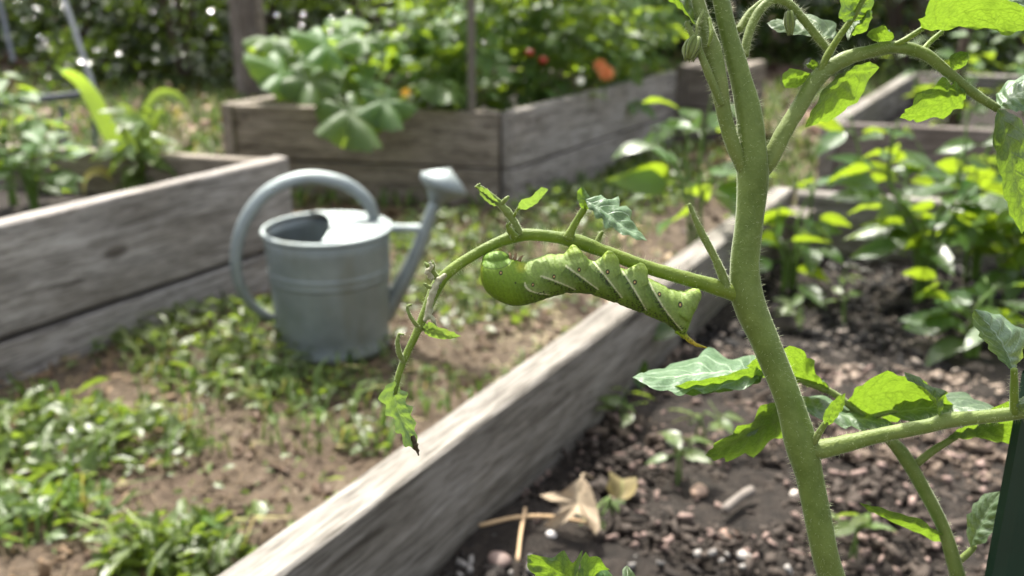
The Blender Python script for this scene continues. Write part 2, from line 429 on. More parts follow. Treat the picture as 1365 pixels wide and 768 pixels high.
def bed(label, c0, c1, c2, c3, ztop, zseam, soil_z, mats, th=.038, fine=False, gap=.006, zbot=-.05, posts=True):
    """corners anticlockwise seen from above: c0->c1 is the front end, c1->c2 right side, c2->c3 back end, c3->c0 left side"""
    C = [Vector((p[0], p[1], 0)) for p in (c0, c1, c2, c3)]
    root = empty('raised_bed', C[0]); tag(root, label, 'raised bed', 'wooden raised beds')
    for k in range(4):
        a, b = C[k], C[(k + 1) % 4]; d = (b - a).normalized()
        if k in (0, 2): a = a + d * (th * 1.12); b = b - d * (th * 1.12)
        put_board(a, b, zseam + gap / 2, ztop - (.003 if k in (0, 2) else 0), th, mats[k], root)
        put_board(a, b, zbot, zseam - gap / 2, th, mats[k], root)
    for k in range(4):          # screw heads at the plank ends
        a, b = C[k], C[(k + 1) % 4]; d = (b - a).normalized(); nr = Vector((d.y, -d.x, 0))
        for q in (a + d * .075, b - d * .075):
            for z in ((zseam + ztop) / 2 + .04, (zseam + ztop) / 2 - .04, zseam * .5):
                v, f = tube([q - nr * .002 + Vector((0, 0, z)), q + nr * .0025 + Vector((0, 0, z))], [.0055, .0048], 9, 3); wpart('screw', v, f, M['steel_dark'], root, False)
    cen = sum(C, Vector()) / 4
    if posts:
        for k in range(4):
            p = C[k] + (cen - C[k]).normalized() * .098
            bseed[0] += 1
            o = link('corner_post', board(ztop - zbot - .02, .06, .06, bseed[0]), root, M['wood_dark'])
            o.rotation_euler = (0, R(90), R(-30)); o.location = p + Vector((0, 0, (ztop + zbot) / 2 - .012)) - wloc(root)
    # soil
    n = 110 if fine else 30; V = []
    i0 = [c + (cen - c).normalized() * (th * 1.3) for c in C]
    for j in range(n + 1):
        for i in range(n + 1):
            s, t = i / n, j / n
            p = (i0[0] * (1 - s) + i0[1] * s) * (1 - t) + (i0[3] * (1 - s) + i0[2] * s) * t
            h = .012 * mnoise.noise(p * 7) + .007 * mnoise.noise(p * 24) + .005 * mnoise.noise(p * 60)
            V.append(p + Vector((0, 0, soil_z + h)))
    Fc = [(j * (n + 1) + i, j * (n + 1) + i + 1, (j + 1) * (n + 1) + i + 1, (j + 1) * (n + 1) + i) for j in range(n) for i in range(n)]
    wpart('soil', V, Fc, M['soil'], root)
    return root
ZT = .26
# near bed (tomato and peppers stand in it)
e0 = G(283, 768, ZT)                     # outer top edge at the bottom of the picture
n_far = e0 + UD * 1.36; n_near = e0 - UD * .52
near_bed = bed('weathered grey wooden bed holding the hornworm tomato plant and peppers', n_near, n_near + WD * 1.25, n_far + WD * 1.25, n_far, ZT, .09, .150, [M['wood']] * 4, fine=True)
# left bed (beside the watering can)
l_far = G(385, 210, ZT); l_dir = (G(385, 210, ZT) - G(0, 300, ZT)).normalized()
l_near = l_far - l_dir * 1.45
bed('weathered grey wooden bed beside the galvanised watering can', l_near - WD * 1.15, l_near, l_far, l_far - WD * 1.15, ZT, .075, .165, [M['wood_pale'], M['wood_pale'], M['wood_brown'], M['wood_pale']], gap=.012)
# middle bed (squash and tomatoes)
b_c = G(685, 150, ZT); b_r = G(905, 95, ZT); b_l = G(293, 138, ZT)
bed('brown wooden bed overgrown with squash and tomato plants', b_l, b_c, b_r, b_l + (b_r - b_c), ZT, .105, .17, [M['wood_brown'], M['wood_pale'], M['wood_brown'], M['wood_brown']])
# bed behind the peppers
r_c = G(1096, 163, ZT); rb = r_c + UD * 1.3
bed('dark wooden bed with a bushy crop behind the pepper plants', r_c, r_c + WD * 1.3, rb + WD * 1.3, rb, ZT, .12, .17, [M['wood_dark'], M['wood_dark'], M['wood'], M['wood']])
# far bed, its dark end seen between the middle bed and the tomato stem
f_c = G(900, 88, ZT + .02); fb = f_c + UD * .28
bed('narrow far dark wooden planter beyond the corner of the squash bed', f_c, f_c + WD * .24, fb + WD * .24, fb, ZT + .02, .13, .2, [M['wood_dark'], M['wood_brown'], M['wood_dark'], M['wood_dark']])

# ------------------------------------------------------------------ watering can
def lathe(prof, n=40):
    V = []; Fc = []
    for r, z in prof:
        for k in range(n):
            a = 2 * math.pi * k / n; V.append(Vector((math.cos(a) * r, math.sin(a) * r, z)))
    for i in range(len(prof) - 1):
        for k in range(n):
            Fc.append((i * n + k, i * n + (k + 1) % n, (i + 1) * n + (k + 1) % n, (i + 1) * n + k))
    return V, Fc
def watering_can(loc, yaw):
    root = empty('watering_can', loc); root.rotation_euler = (0, 0, yaw)
    tag(root, 'galvanised metal watering can with hoop handle standing on the dirt path', 'watering can')
    H, r0, r1 = .213, .097, .107
    def rr(z): return r0 + (r1 - r0) * z / H
    prof = [(0, .012), (r0 - .012, .012), (r0 - .004, .002), (r0 + .001, 0), (r0 + .003, .004), (r0 + .003, .012), (r0, .016)]
    for k in range(1, 11):
        z = .016 + (H - .022) * k / 10; prof.append((rr(z), z))
    for zb in (.132, .148):
        prof += [(rr(zb - .004), zb - .004), (rr(zb) + .0022, zb), (rr(zb + .004), zb + .004)]
    outer = sorted(prof[7:], key=lambda q: q[1]); prof = prof[:7] + outer
    prof += [(r1 - .002, H - .004), (r1 - .0035, H - .02), (r0 - .004, .03), (0, .028)]
    def add(name, vf, parent=root, smooth=True):
        o = link(name, mesh(vf[0], vf[1], smooth), parent, M['galv']); return o
    body = add('body', lathe(prof))
    # rolled rim
    ring = [Vector((math.cos(a) * (r1 + .001), math.sin(a) * (r1 + .001), H)) for a in [2 * math.pi * k / 48 for k in range(49)]]
    add('rim', tube(ring, [.0045] * 49, 8, 97, cap=False))
    # half cover over the spout side (+x), with a curved inner edge
    V = []; Fc = []; n = 24
    for i in range(n + 1):
        a = -math.pi * .56 + math.pi * 1.12 * i / n
        V.append(Vector((math.cos(a) * r1, math.sin(a) * r1, H + .001)))
    for i in range(n + 1):
        yv = V[i].y; V.append(Vector((max(-.02 + .025 * (1 - (yv / r1) ** 2), -.03) if abs(yv) < r1 * .99 else V[i].x - .001, yv * .985, H + .006 + .010 * (1 - (yv / r1) ** 2))))
    for i in range(n + 1):
        p, q = V[i], V[n + 1 + i]; V.append((p + q) / 2 + Vector((0, 0, .010 * (1 - (p.y / r1) ** 2))))
    for i in range(n):
        Fc.append((i, i + 1, 2 * n + 3 + i, 2 * n + 2 + i)); Fc.append((2 * n + 2 + i, 2 * n + 3 + i, n + 2 + i, n + 1 + i))
    add('half_cover', (V, Fc))
    # hoop handle from low on the back to the front of the rim
    hp = [(-.094, 0, .055), (-.125, 0, .075), (-.150, 0, .115), (-.155, 0, .17), (-.137, 0, .232), (-.096, 0, .282), (-.035, 0, .304), (.03, 0, .292), (.07, 0, .258), (.084, 0, .217)]
    add('handle', tube(hp, [.0078] * len(hp), 12, 60, flat=1.6))
    for q, s in ((hp[0], -1), (hp[-1], 1)):
        v, f = tube([Vector(q) + Vector((0, -.022, 0)), Vector(q) + Vector((0, .022, 0))], [.012, .012], 8, 4, flat=.35); add('handle_plate', (v, f))
    # spout
    sp = [(.088, 0, .045), (.115, 0, .085), (.150, 0, .150), (.180, 0, .222), (.189, 0, .245)]
    add('spout', tube(sp, [.020, .0165, .0135, .0112, .0105], 14, 30))
    br = [(.100, 0, .206), (.135, 0, .204), (.166, 0, .200)]
    add('spout_brace', tube(br, [.010, .008, .010], 8, 12, flat=.5))
    d = Vector((.42, 0, .9)).normalized(); base = Vector(sp[-1])
    V, Fc = tube([base, base + d * .012, base + d * .034, base + d * .041], [.0115, .019, .043, .0435], 22, 14)
    ro = add('rose', (V, Fc))
    cen = base + d * .0445; sx = d.orthogonal().normalized(); sy = d.cross(sx)
    hm = MB()
    for rr_, m_ in ((.012, 6), (.025, 12), (.038, 18)):
        for k in range(m_):
            a = 2 * math.pi * k / m_; c = cen + d * .015 * 0 + sx * math.cos(a) * rr_ + sy * math.sin(a) * rr_
            v, f = tube([c - d * .003, c + d * .0012], [.0013, .0010], 5, 3); hm.add(v, f)
    o = link('perforation', mesh(hm.v, hm.f), ro, M['woody'])
    return root
can_c = G(445, 490, 0) + Vector((-.016, .10, .002))
watering_can(can_c, R(16))

# ------------------------------------------------------------------ tomato plant with the hornworm
tp_base = Vector((.135, .335, .150))
tomato = empty('tomato_plant', tp_base)
tag(tomato, 'hairy green tomato plant with stripped branch carrying the hornworm', 'tomato plant')
HAIR = MB()
def hairs(pts, radii, dens, lmin=.0008, lmax=.0022, seed=0):
    rg = random.Random(seed)
    p, r = cr(pts, 60, radii)
    L = sum((b - a).length for a, b in zip(p, p[1:]))
    for _ in range(int(L * dens * .85)):
        s = rg.uniform(0, 58.99); i = int(s); q = p[i].lerp(p[i + 1], s - i); rad = r[i] + (r[i + 1] - r[i]) * (s - i)
        t = (p[i + 1] - p[i]).normalized(); a = t.orthogonal().normalized(); b = t.cross(a); th = rg.uniform(0, 2 * math.pi)
        n = a * math.cos(th) + b * math.sin(th)
        d = (n + Vector((rg.gauss(0, .25), rg.gauss(0, .25), rg.gauss(0, .25)))).normalized()
        l = rg.uniform(lmin, lmax) * (1 if rg.random() > .08 else 1.5); w_ = .00004
        o = q + n * rad * .96; x = d.orthogonal().normalized() * w_; y = d.cross(x).normalized() * w_
        HAIR.add([o + x, o - x * .5 + y * .87, o - x * .5 - y * .87, o + d * l], [(0, 1, 3), (1, 2, 3), (2, 0, 3)])
def stempx(name, spec, mat, parent=tomato, sides=16, dens=5200, bmp=.06, hl=(.0008, .0022), flat=1):
    """spec rows: px, py, depth, width in px"""
    pts = [P(x, y, d) for x, y, d, w_ in spec]; rad = [w_ / 2 / F * d for x, y, d, w_ in spec]
    bseed[0] += 1
    v, f = tube(pts, rad, sides, max(16, len(pts) * 7), bump=bmp, seed=bseed[0] * 3.1, flat=flat)
    o = wpart(name, v, f, mat, parent)
    if dens: hairs(pts, rad, dens, hl[0], hl[1], bseed[0])
    return o
D0 = .360
main = [(985, 1500, .46, 40), (1130, 860, .385, 36), (1100, 740, .375, 35), (1080, 640, .370, 36), (1068, 592, .368, 43), (1050, 530, .366, 36), (1022, 460, .364, 38), (997, 398, .362, 46), (993, 350, .360, 41), (1000, 285, .358, 40), (1004, 232, .356, 46), (1002, 190, .354, 40), (998, 150, .353, 36), (985, 95, .352, 30), (970, 40, .351, 25), (958, -20, .350, 24), (950, -90, .347, 22), (938, -220, .340, 16), (930, -340, .334, 8)]
pb = [P(x, y, d) for x, y, d, w_ in main]; pb[0] = tp_base - Vector((0, 0, .02))
rad = [w_ * (.93 if y < 420 else 1) / 2 / F * d for x, y, d, w_ in main]
v, f = tube(pb, rad, 24, 130, bump=.05, seed=2)
stem = wpart('stem', v, f, M['stem'], tomato)
hairs(pb[1:], rad[1:], 6500, .0010, .0026, 5)
# left young shoot fused to the stem
stempx('shoot', [(996, 235, .356, 20), (976, 190, .352, 20), (965, 150, .350, 20), (958, 110, .349, 24), (950, 70, .349, 26), (938, 30, .349, 20), (925, -20, .350, 15)], M['stem_pale'], dens=9000)
stempx('shoot', [(962, 140, .348, 11), (945, 100, .346, 11), (930, 62, .345, 9), (915, 30, .345, 7)], M['stem_pale'], dens=8000)
# flower truss arching over
stempx('flower_truss', [(992, 75, .353, 12), (998, 45, .354, 12), (1012, 15, .355, 12), (1030, 0, .356, 11), (1050, 4, .357, 11), (1070, 25, .358, 11), (1090, 50, .359, 11), (1108, 72, .361, 10)], M['stem_pale'], dens=16000, hl=(.001, .0026))
stempx('flower_truss', [(985, 40, .357, 11), (1000, 18, .358, 11), (1018, 2, .357, 10)], M['stem_pale'], dens=14000)
# branch to the upper side
BR = [(1006, 240, .358, 20), (1026, 212, .356, 25), (1046, 175, .355, 22), (1068, 138, .355, 21), (1092, 102, .356, 22), (1120, 82, .357, 21), (1155, 70, .358, 18), (1195, 63, .359, 17), (1232, 72, .360, 16), (1262, 95, .361, 14), (1295, 122, .362, 13), (1330, 145, .363, 11)]
stempx('branch', BR, M['stem_pale'], dens=6500, bmp=.1)
stempx('petiole', [(1090, 108, .355, 10), (1100, 80, .354, 10), (1118, 50, .352, 9), (1138, 22, .350, 8), (1155, -8, .349, 7)], M['stem_yellow'], dens=6000)
stempx('petiole', [(1180, 66, .358, 8), (1205, 54, .357, 8), (1230, 38, .356, 7)], M['stem_yellow'], dens=5000)
stempx('petiole', [(1228, 70, .360, 8), (1240, 56, .362, 7), (1256, 42, .365, 6)], M['stem_yellow'], dens=5000)
# branch to the side, lower
BQ = [(1068, 600, .368, 22), (1095, 599, .366, 26), (1125, 592, .364, 23), (1170, 581, .362, 20), (1240, 567, .358, 19), (1262, 561, .357, 21), (1310, 556, .355, 18), (1370, 549, .352, 17), (1440, 540, .350, 15)]
stempx('branch', BQ, M['stem_pale'], dens=8000)
# hind branch carrying the big leaves
BH = [(1330, 1000, .44, 22), (1298, 840, .425, 20), (1276, 765, .42, 20), (1258, 705, .418, 17), (1230, 650, .416, 18), (1205, 608, .414, 19), (1185, 585, .413, 15), (1150, 555, .412, 10), (1110, 524, .412, 9), (1070, 508, .411, 7), (1010, 497, .41, 6), (960, 500, .408, 4)]
stempx('branch', BH, M['stem_pale'], dens=3500)
# the eaten branch
BE = [(992, 397, .362, 24), (968, 387, .361, 25), (935, 377, .360, 22), (895, 366, .360, 21), (850, 352, .360, 20), (805, 335, .360, 19), (766, 321, .360, 22), (740, 316, .360, 18), (708, 313, .360, 18), (688, 315, .360, 20), (660, 325, .359, 16), (628, 342, .358, 16), (598, 363, .357, 17), (583, 381, .357, 19), (570, 410, .356, 16), (556, 442, .355, 12), (543, 470, .354, 11), (532, 498, .353, 10), (526, 525, .352, 8)]
BE = [(x, y, d, w_ * .9) for x, y, d, w_ in BE]
eaten = stempx('branch', BE, M['stem_yellow'], dens=6500, bmp=.08)
eaten['label'] = 'stripped drooping branch gnawed bare'
stempx('branch_stub', [(970, 388, .360, 14), (962, 365, .359, 12), (950, 338, .358, 10), (936, 312, .357, 10), (925, 288, .356, 7), (919, 272, .355, 5)], M['stem_pale'], dens=9000, hl=(.0006, .0016), bmp=.2)
stempx('branch_stub', [(692, 312, .359, 13), (686, 297, .358, 10), (676, 283, .357, 11), (664, 269, .356, 9), (650, 258, .355, 8), (640, 250, .354, 6), (634, 250, .353, 3)], M['stem_pale'], dens=9000, hl=(.0004, .001), bmp=.25)
stempx('branch_stub', [(668, 272, .356, 7), (674, 266, .355, 6), (678, 262, .355, 4)], M['stem_pale'], dens=6000, hl=(.0004, .001))
stempx('branch_stub', [(686, 316, .357, 12), (680, 308, .355, 9), (677, 301, .354, 6), (680, 297, .353, 3)], M['stem_yellow'], dens=4000)
stempx('petiole', [(684, 290, .357, 4), (688, 283, .356, 4), (692, 276, .355, 4)], M['stem_yellow'], dens=3000)
stempx('petiole', [(757, 318, .358, 15), (764, 303, .357, 10), (772, 289, .356, 9), (779, 278, .355, 9)], M['stem_yellow'], dens=5000)
stempx('branch_stub', [(795, 325, .361, 8), (799, 316, .361, 7), (803, 309, .361, 5)], M['stem_pale'], dens=5000)
stempx('petiole', [(1085, 590, .364, 10), (1092, 577, .362, 9), (1101, 563, .360, 8)], M['stem_pale'], dens=6000)
stempx('petiole', [(1352, 552, .352, 12), (1352, 525, .350, 11), (1352, 492, .347, 9)], M['stem_yellow'], dens=5000)
stempx('petiole', [(1278, 748, .42, 10), (1290, 738, .419, 9), (1300, 728, .418, 7)], M['stem_pale'], dens=3000)
stempx('petiole', [(1222, 618, .415, 11), (1245, 600, .412, 10), (1275, 582, .408, 8)], M['stem_pale'], dens=3000)
stempx('petiole', [(1152, 560, .412, 8), (1172, 553, .41, 7), (1195, 548, .408, 6)], M['stem_pale'], dens=2000)
stempx('petiole', [(1100, 520, .411, 9), (1085, 514, .411, 8), (1070, 510, .411, 6)], M['stem_pale'], dens=2000)
# little curled remnants
for sp_ in ([(563, 440, .355, 7), (554, 432, .354, 6), (546, 420, .353, 5), (543, 409, .353, 4), (549, 406, .352, 3)],
            [(538, 484, .353, 7), (532, 470, .352, 8), (530, 456, .351, 6), (532, 446, .351, 4), (538, 446, .350, 3)],
            [(583, 372, .355, 8), (577, 362, .353, 7), (570, 354, .352, 6), (566, 350, .352, 3)],
            [(578, 384, .354, 6), (570, 382, .353, 5), (565, 378, .352, 3)],
            [(577, 362, .353, 5), (578, 352, .352, 4), (575, 347, .352, 2)],
            [(634, 250, .353, 4), (640, 245, .353, 3)]):
    stempx('leaf_remnant', sp_, M['stem_pale'], dens=8000, hl=(.0003, .0009), bmp=.35, sides=10)

for sp_ in ([(594, 366, .352, 5), (585, 374, .351, 8), (578, 388, .350, 9), (573, 404, .350, 8), (571, 418, .350, 9), (566, 428, .350, 5)], [(571, 420, .350, 8), (578, 427, .349, 6), (581, 434, .349, 3)], [(576, 372, .352, 6), (570, 362, .351, 7), (576, 356, .351, 5), (573, 350, .351, 3)]):
    o = stempx('chewed_scar', sp_, M['scar'], dens=14000, hl=(.0003, .0008), bmp=.6, sides=10); o['label'] = 'pale dried chewing scar'
stempx('dead_tip', [(548, 582, .3635, 9), (552, 592, .364, 10), (556, 600, .3645, 5), (558, 607, .365, 2)], M['dead'], dens=0, bmp=.5)
def tooth(x):
    x %= 1.0
    return (x / .72 if x < .72 else (1 - x) / .28) * 1.6 - .9
def ruled(name, up, mid, lo, d, du, dl, mat, parent=tomato, nu=44, nv=8, pil=.0006, puck=.0006, veins=7, serr=.04, jit=.03, seed=0, col=None):
    """leaf from three pixel curves: upper edge, midrib, lower edge; d = depth at base and tip"""
    if mat is M['tomato_leaf'] or mat is M['tomato_leaf_eaten']: du, dl = -abs(du) - .004, abs(dl) + .004      # leaves that show their lower face, sun behind them
    rg = random.Random(seed)
    n = len(mid); dm = [d[0] + (d[1] - d[0]) * i / (n - 1) for i in range(n)]
    mp = [P(x, y, z) for (x, y), z in zip(mid, dm)]
    def edge(e, off):
        k = len(e); pts = [mp[0]]
        for i, (x, y) in enumerate(e):
            s = (i + 1) / (k + 1); pts.append(P(x, y, d[0] + (d[1] - d[0]) * s + off))
        return pts + [mp[-1]]
    A, B, Cc = cr(edge(up, du), nu + 1), cr(mp, nu + 1), cr(edge(lo, dl), nu + 1)
    V = []; UV = []; Fc = []
    for i in range(nu + 1):
        u = i / nu
        tdir = B[min(i + 1, nu)] - B[max(i - 1, 0)]
        nn = tdir.cross(A[i] - Cc[i]); nn = nn.normalized() if nn.length > 1e-12 else -FWD
        if nn.dot(-FWD) < 0: nn = -nn
        for j in range(-nv, nv + 1):
            t = abs(j) / nv; e = A[i] if j < 0 else Cc[i]
            s = 1 + (3.0 * serr * tooth(u * 5.5 + (.4 if j < 0 else 0) + .35 * mnoise.noise(Vector((u * 3, seed, 0)))) + 1.8 * jit * (mnoise.noise(Vector((u * 6 + seed, j * .01, seed * 2.1))) + .5 * mnoise.noise(Vector((u * 19 + seed, (j > 0) * 3.3, seed))))) * math.sin(math.pi * min(1, u * 1.02)) * t ** 2
            p = B[i] + (e - B[i]) * (t * s)
            w_ = math.sin(math.pi * t) if t < 1 else 0
            amp = min(1.0, (e - B[i]).length / .008)
            p = p + nn * (amp * (pil * w_ * 1.5 + puck * math.cos(2 * math.pi * (u * veins - t * .9 + .22 * mnoise.noise(Vector((u * 5, seed * 1.7, .3 * (j > 0)))))) * math.sin(math.pi * min(t * .8 + .12, 1)) + .0012 * mnoise.noise(Vector((u * 4 + seed, j * .22, seed * .7))) * t))
            V.append(p); UV.append((.5 + .5 * j / nv, u))
    W = 2 * nv + 1
    for i in range(nu):
        for j in range(W - 1): Fc.append((i * W + j, i * W + j + 1, (i + 1) * W + j + 1, (i + 1) * W + j))
    return wpart(name, V, Fc, mat, parent, True, UV)
TL, TG, TE = M['tomato_leaf'], M['tomato_leaf_glaucous'], M['tomato_leaf_eaten']
# (A) large leaf behind the stem, reaching toward the bed edge
ruled('leaf', [(1000, 470), (972, 478), (940, 466), (912, 481), (875, 492)], [(1012, 498), (975, 495), (930, 499), (885, 503), (843, 503)], [(1005, 512), (970, 521), (935, 521), (905, 526), (870, 518)], (.412, .402), .030, -.012, TG, seed=1, serr=.08)
ruled('leaf', [(1008, 490), (975, 499), (958, 502), (915, 510)], [(1018, 500), (985, 508), (950, 512), (912, 518), (885, 520)], [(1012, 512), (980, 520), (945, 523), (915, 526)], (.408, .400), .004, -.004, TL, seed=31, serr=.05)
ruled('leaf', [(1085, 492), (1078, 468), (1050, 464), (1020, 468)], [(1108, 522), (1085, 502), (1055, 490), (1020, 486), (995, 488)], [(1090, 516), (1072, 512), (1045, 508), (1015, 502)], (.412, .408), .014, -.01, TL, seed=2, serr=.1)
# (B) drooping leaf below it
ruled('leaf', [(1040, 535), (1012, 545), (1003, 560), (975, 576), (955, 590)], [(1062, 546), (1035, 562), (1008, 574), (975, 592), (940, 607)], [(1055, 572), (1035, 588), (1005, 605), (965, 614)], (.410, .402), .012, -.012, TL, seed=3, serr=.1, jit=.08)
ruled('leaf', [(1008, 560), (995, 570), (985, 572)], [(1012, 568), (1000, 574), (988, 578), (975, 584)], [(1008, 578), (996, 582), (984, 584)], (.404, .400), .004, 0, TG, seed=33)
# leaves right of the stem
ruled('leaf', [(1075, 528), (1110, 532), (1150, 548)], [(1058, 533), (1095, 545), (1140, 557), (1192, 566)], [(1080, 552), (1115, 566), (1155, 574)], (.408, .404), .02, -.006, TG, seed=4, serr=.07)
ruled('leaf', [(1150, 512), (1180, 497), (1215, 500), (1250, 520)], [(1128, 536), (1165, 526), (1205, 522), (1245, 530), (1272, 540)], [(1150, 552), (1182, 560), (1215, 552), (1250, 545)], (.412, .404), .016, -.012, TL, seed=5, serr=.06)
ruled('leaf', [(1205, 528), (1250, 520), (1290, 528), (1320, 540)], [(1185, 552), (1225, 545), (1265, 542), (1300, 545), (1335, 552)], [(1215, 564), (1255, 566), (1300, 562)], (.408, .396), .016, -.006, TG, seed=6, serr=.08)
ruled('leaf', [(1285, 566), (1310, 548), (1335, 538), (1362, 534)], [(1262, 585), (1290, 575), (1320, 568), (1350, 566), (1385, 570)], [(1285, 585), (1315, 586), (1345, 592), (1368, 590)], (.405, .392), .012, -.008, TL, seed=7, serr=.06)
# young leaf in the axil, leaf on the branch
ruled('leaf', [(1098, 558), (1104, 540), (1116, 528)], [(1099, 566), (1106, 553), (1115, 540), (1127, 524)], [(1106, 565), (1117, 553), (1125, 540)], (.360, .352), .004, -.002, TL, seed=8, nu=24, nv=5, serr=.02)
ruled('leaf', [(1247, 535), (1232, 520), (1218, 512), (1208, 505)], [(1252, 556), (1245, 538), (1235, 526), (1222, 514), (1205, 496)], [(1258, 545), (1256, 530), (1262, 524), (1240, 514), (1222, 502)], (.357, .342), .006, .006, TL, seed=9, nu=28, serr=.02)
# pale leaf on the upright petiole by the side
ruled('leaf', [(1330, 478), (1306, 448), (1296, 424)], [(1351, 496), (1342, 470), (1325, 442), (1299, 412)], [(1362, 478), (1372, 455), (1362, 438), (1332, 420)], (.347, .352), .004, .012, TG, seed=10, serr=.06)
ruled('leaf', [(1362, 530), (1378, 520), (1395, 515)], [(1352, 540), (1370, 536), (1390, 533), (1412, 530)], [(1362, 552), (1378, 556), (1395, 548)], (.35, .34), .004, .004, TG, seed=11)
# leaves of the hind branch, low
ruled('leaf', [(1225, 692), (1190, 682), (1165, 674)], [(1262, 716), (1230, 702), (1195, 690), (1165, 677), (1145, 670)], [(1250, 722), (1222, 710), (1190, 696), (1165, 682)], (.418, .402), .010, -.016, TL, seed=12, serr=.03)
ruled('leaf', [(1288, 708), (1292, 684), (1310, 660)], [(1294, 730), (1302, 708), (1316, 682), (1334, 655)], [(1312, 722), (1328, 704), (1336, 680)], (.418, .412), .004, -.008, TG, seed=13, nu=30, serr=.05)
# leaf at the bottom edge in front of the dry oak leaf
ruled('leaf', [(770, 772), (776, 738), (762, 747), (750, 738), (728, 741), (708, 740)], [(800, 800), (775, 782), (750, 768), (725, 755), (703, 740)], [(790, 815), (755, 800), (722, 785), (706, 762)], (.33, .352), -.002, -.01, TL, seed=14, serr=.1)
ruled('leaf', [(772, 752), (780, 739), (796, 744), (812, 760)], [(775, 800), (784, 782), (792, 765), (786, 742)], [(812, 790), (818, 775), (806, 755)], (.335, .352), .002, -.004, TL, seed=15, nu=24, serr=.05)
ruled('leaf', [(830, 775), (829, 762), (832, 756)], [(842, 810), (840, 785), (837, 768), (836, 754)], [(858, 790), (850, 772), (842, 760)], (.34, .352), .002, -.003, TG, seed=16, nu=20, serr=.04)
# top: bright young leaf, buds
ruled('leaf', [(905, 0), (890, -20), (868, -25)], [(935, 45), (915, 20), (893, 2), (862, -12)], [(936, 20), (932, 0), (920, -20), (890, -30)], (.346, .344), .002, .010, TL, seed=17, serr=.06)
ruled('leaf', [(1085, 50), (1062, 45), (1035, 40)], [(1115, 52), (1085, 46), (1055, 40), (1022, 31)], [(1112, 36), (1100, 24), (1080, 18), (1060, 26), (1035, 28)], (.372, .364), -.004, .014, TL, seed=18, serr=.08)
ruled('leaf', [(1120, 25), (1118, -5), (1128, -25)], [(1140, 28), (1138, 8), (1140, -12), (1150, -40)], [(1158, 22), (1164, 5), (1165, -20)], (.352, .346), .006, .004, TL, seed=19, nu=26, serr=.05)
ruled('leaf', [(1130, 52), (1138, 36), (1150, 28)], [(1128, 44), (1136, 32), (1148, 22), (1158, 8)], [(1140, 46), (1156, 38), (1164, 22)], (.355, .357), .002, .004, TL, seed=35, nu=22, serr=.05)
ruled('leaf', [(1162, 38), (1175, 34), (1186, 40)], [(1155, 47), (1168, 44), (1180, 46), (1192, 50)], [(1164, 54), (1178, 56), (1188, 54)], (.358, .356), .004, .001, TL, seed=20, nu=18, nv=5, serr=.03)
ruled('leaf', [(1066, 94), (1052, 91), (1043, 100)], [(1082, 98), (1068, 102), (1055, 105), (1043, 109)], [(1072, 108), (1060, 117), (1048, 118)], (.356, .352), .001, -.002, TL, seed=21, nu=18, nv=5, serr=.02)
ruled('leaf', [(1090, 84), (1082, 80), (1078, 84)], [(1094, 92), (1086, 88), (1080, 86), (1074, 86)], [(1088, 93), (1081, 92), (1077, 90)], (.358, .358), .001, 0, TL, seed=22, nu=14, nv=4, serr=.02)
ruled('leaf', [(1122, 95), (1098, 120), (1082, 145)], [(1160, 82), (1130, 105), (1102, 135), (1073, 170)], [(1170, 92), (1155, 120), (1128, 145), (1100, 160)], (.366, .368), .006, .016, TL, seed=23, serr=.05)
ruled('leaf', [(1228, 20), (1242, 0), (1275, -12), (1315, -8), (1345, 2)], [(1228, 38), (1262, 24), (1300, 14), (1340, 12), (1390, 18)], [(1255, 40), (1295, 36), (1330, 42), (1362, 42)], (.356, .345), .02, -.006, TL, seed=24, serr=.06)
ruled('leaf', [(1290, -10), (1330, -30), (1365, -32)], [(1252, 0), (1295, 4), (1335, 2), (1392, -4)], [(1295, 22), (1335, 22), (1370, 18)], (.364, .36), .01, .0, TG, seed=25, serr=.06)
ruled('leaf', [(1266, 76), (1278, 68), (1289, 70)], [(1267, 93), (1272, 83), (1281, 76), (1291, 70)], [(1276, 93), (1287, 87), (1292, 78)], (.361, .357), .002, -.002, TL, seed=26, nu=18, nv=5, serr=.02)
ruled('leaf', [(1262, 106), (1240, 112), (1225, 125), (1212, 140)], [(1289, 122), (1268, 132), (1242, 142), (1218, 150), (1199, 157)], [(1282, 142), (1260, 154), (1235, 159), (1215, 160)], (.362, .37), .010, -.006, TL, seed=27, serr=.09, jit=.06)
# big hanging leaf on the side
ruled('leaf', [(1324, 165), (1326, 200), (1334, 240), (1343, 275)], [(1330, 145), (1342, 180), (1352, 225), (1360, 265), (1362, 312)], [(1352, 152), (1375, 185), (1390, 230), (1382, 280)], (.352, .378), .002, .004, TL, seed=28, serr=.05, jit=.06)
ruled('leaf', [(1330, 122), (1350, 106), (1378, 98)], [(1328, 145), (1348, 130), (1370, 120), (1400, 112)], [(1350, 146), (1375, 150), (1395, 138)], (.364, .355), .01, -.006, TG, seed=29, serr=.05)
ruled('leaf', [(950, -260), (985, -290), (1020, -285)], [(936, -225), (965, -250), (1000, -262), (1050, -262)], [(965, -228), (1000, -232), (1030, -245)], (.34, .33), .01, -.004, TL, seed=50, serr=.08)
ruled('leaf', [(915, -330), (880, -345), (850, -330)], [(931, -300), (900, -315), (870, -315), (825, -300)], [(910, -290), (880, -285), (850, -288)], (.335, .325), .01, -.004, TL, seed=51, serr=.08)
ruled('leaf', [(925, -380), (930, -410), (940, -430)], [(930, -335), (938, -370), (946, -405), (952, -450)], [(948, -365), (962, -395), (962, -425)], (.334, .33), .004, -.002, TL, seed=52, serr=.06)
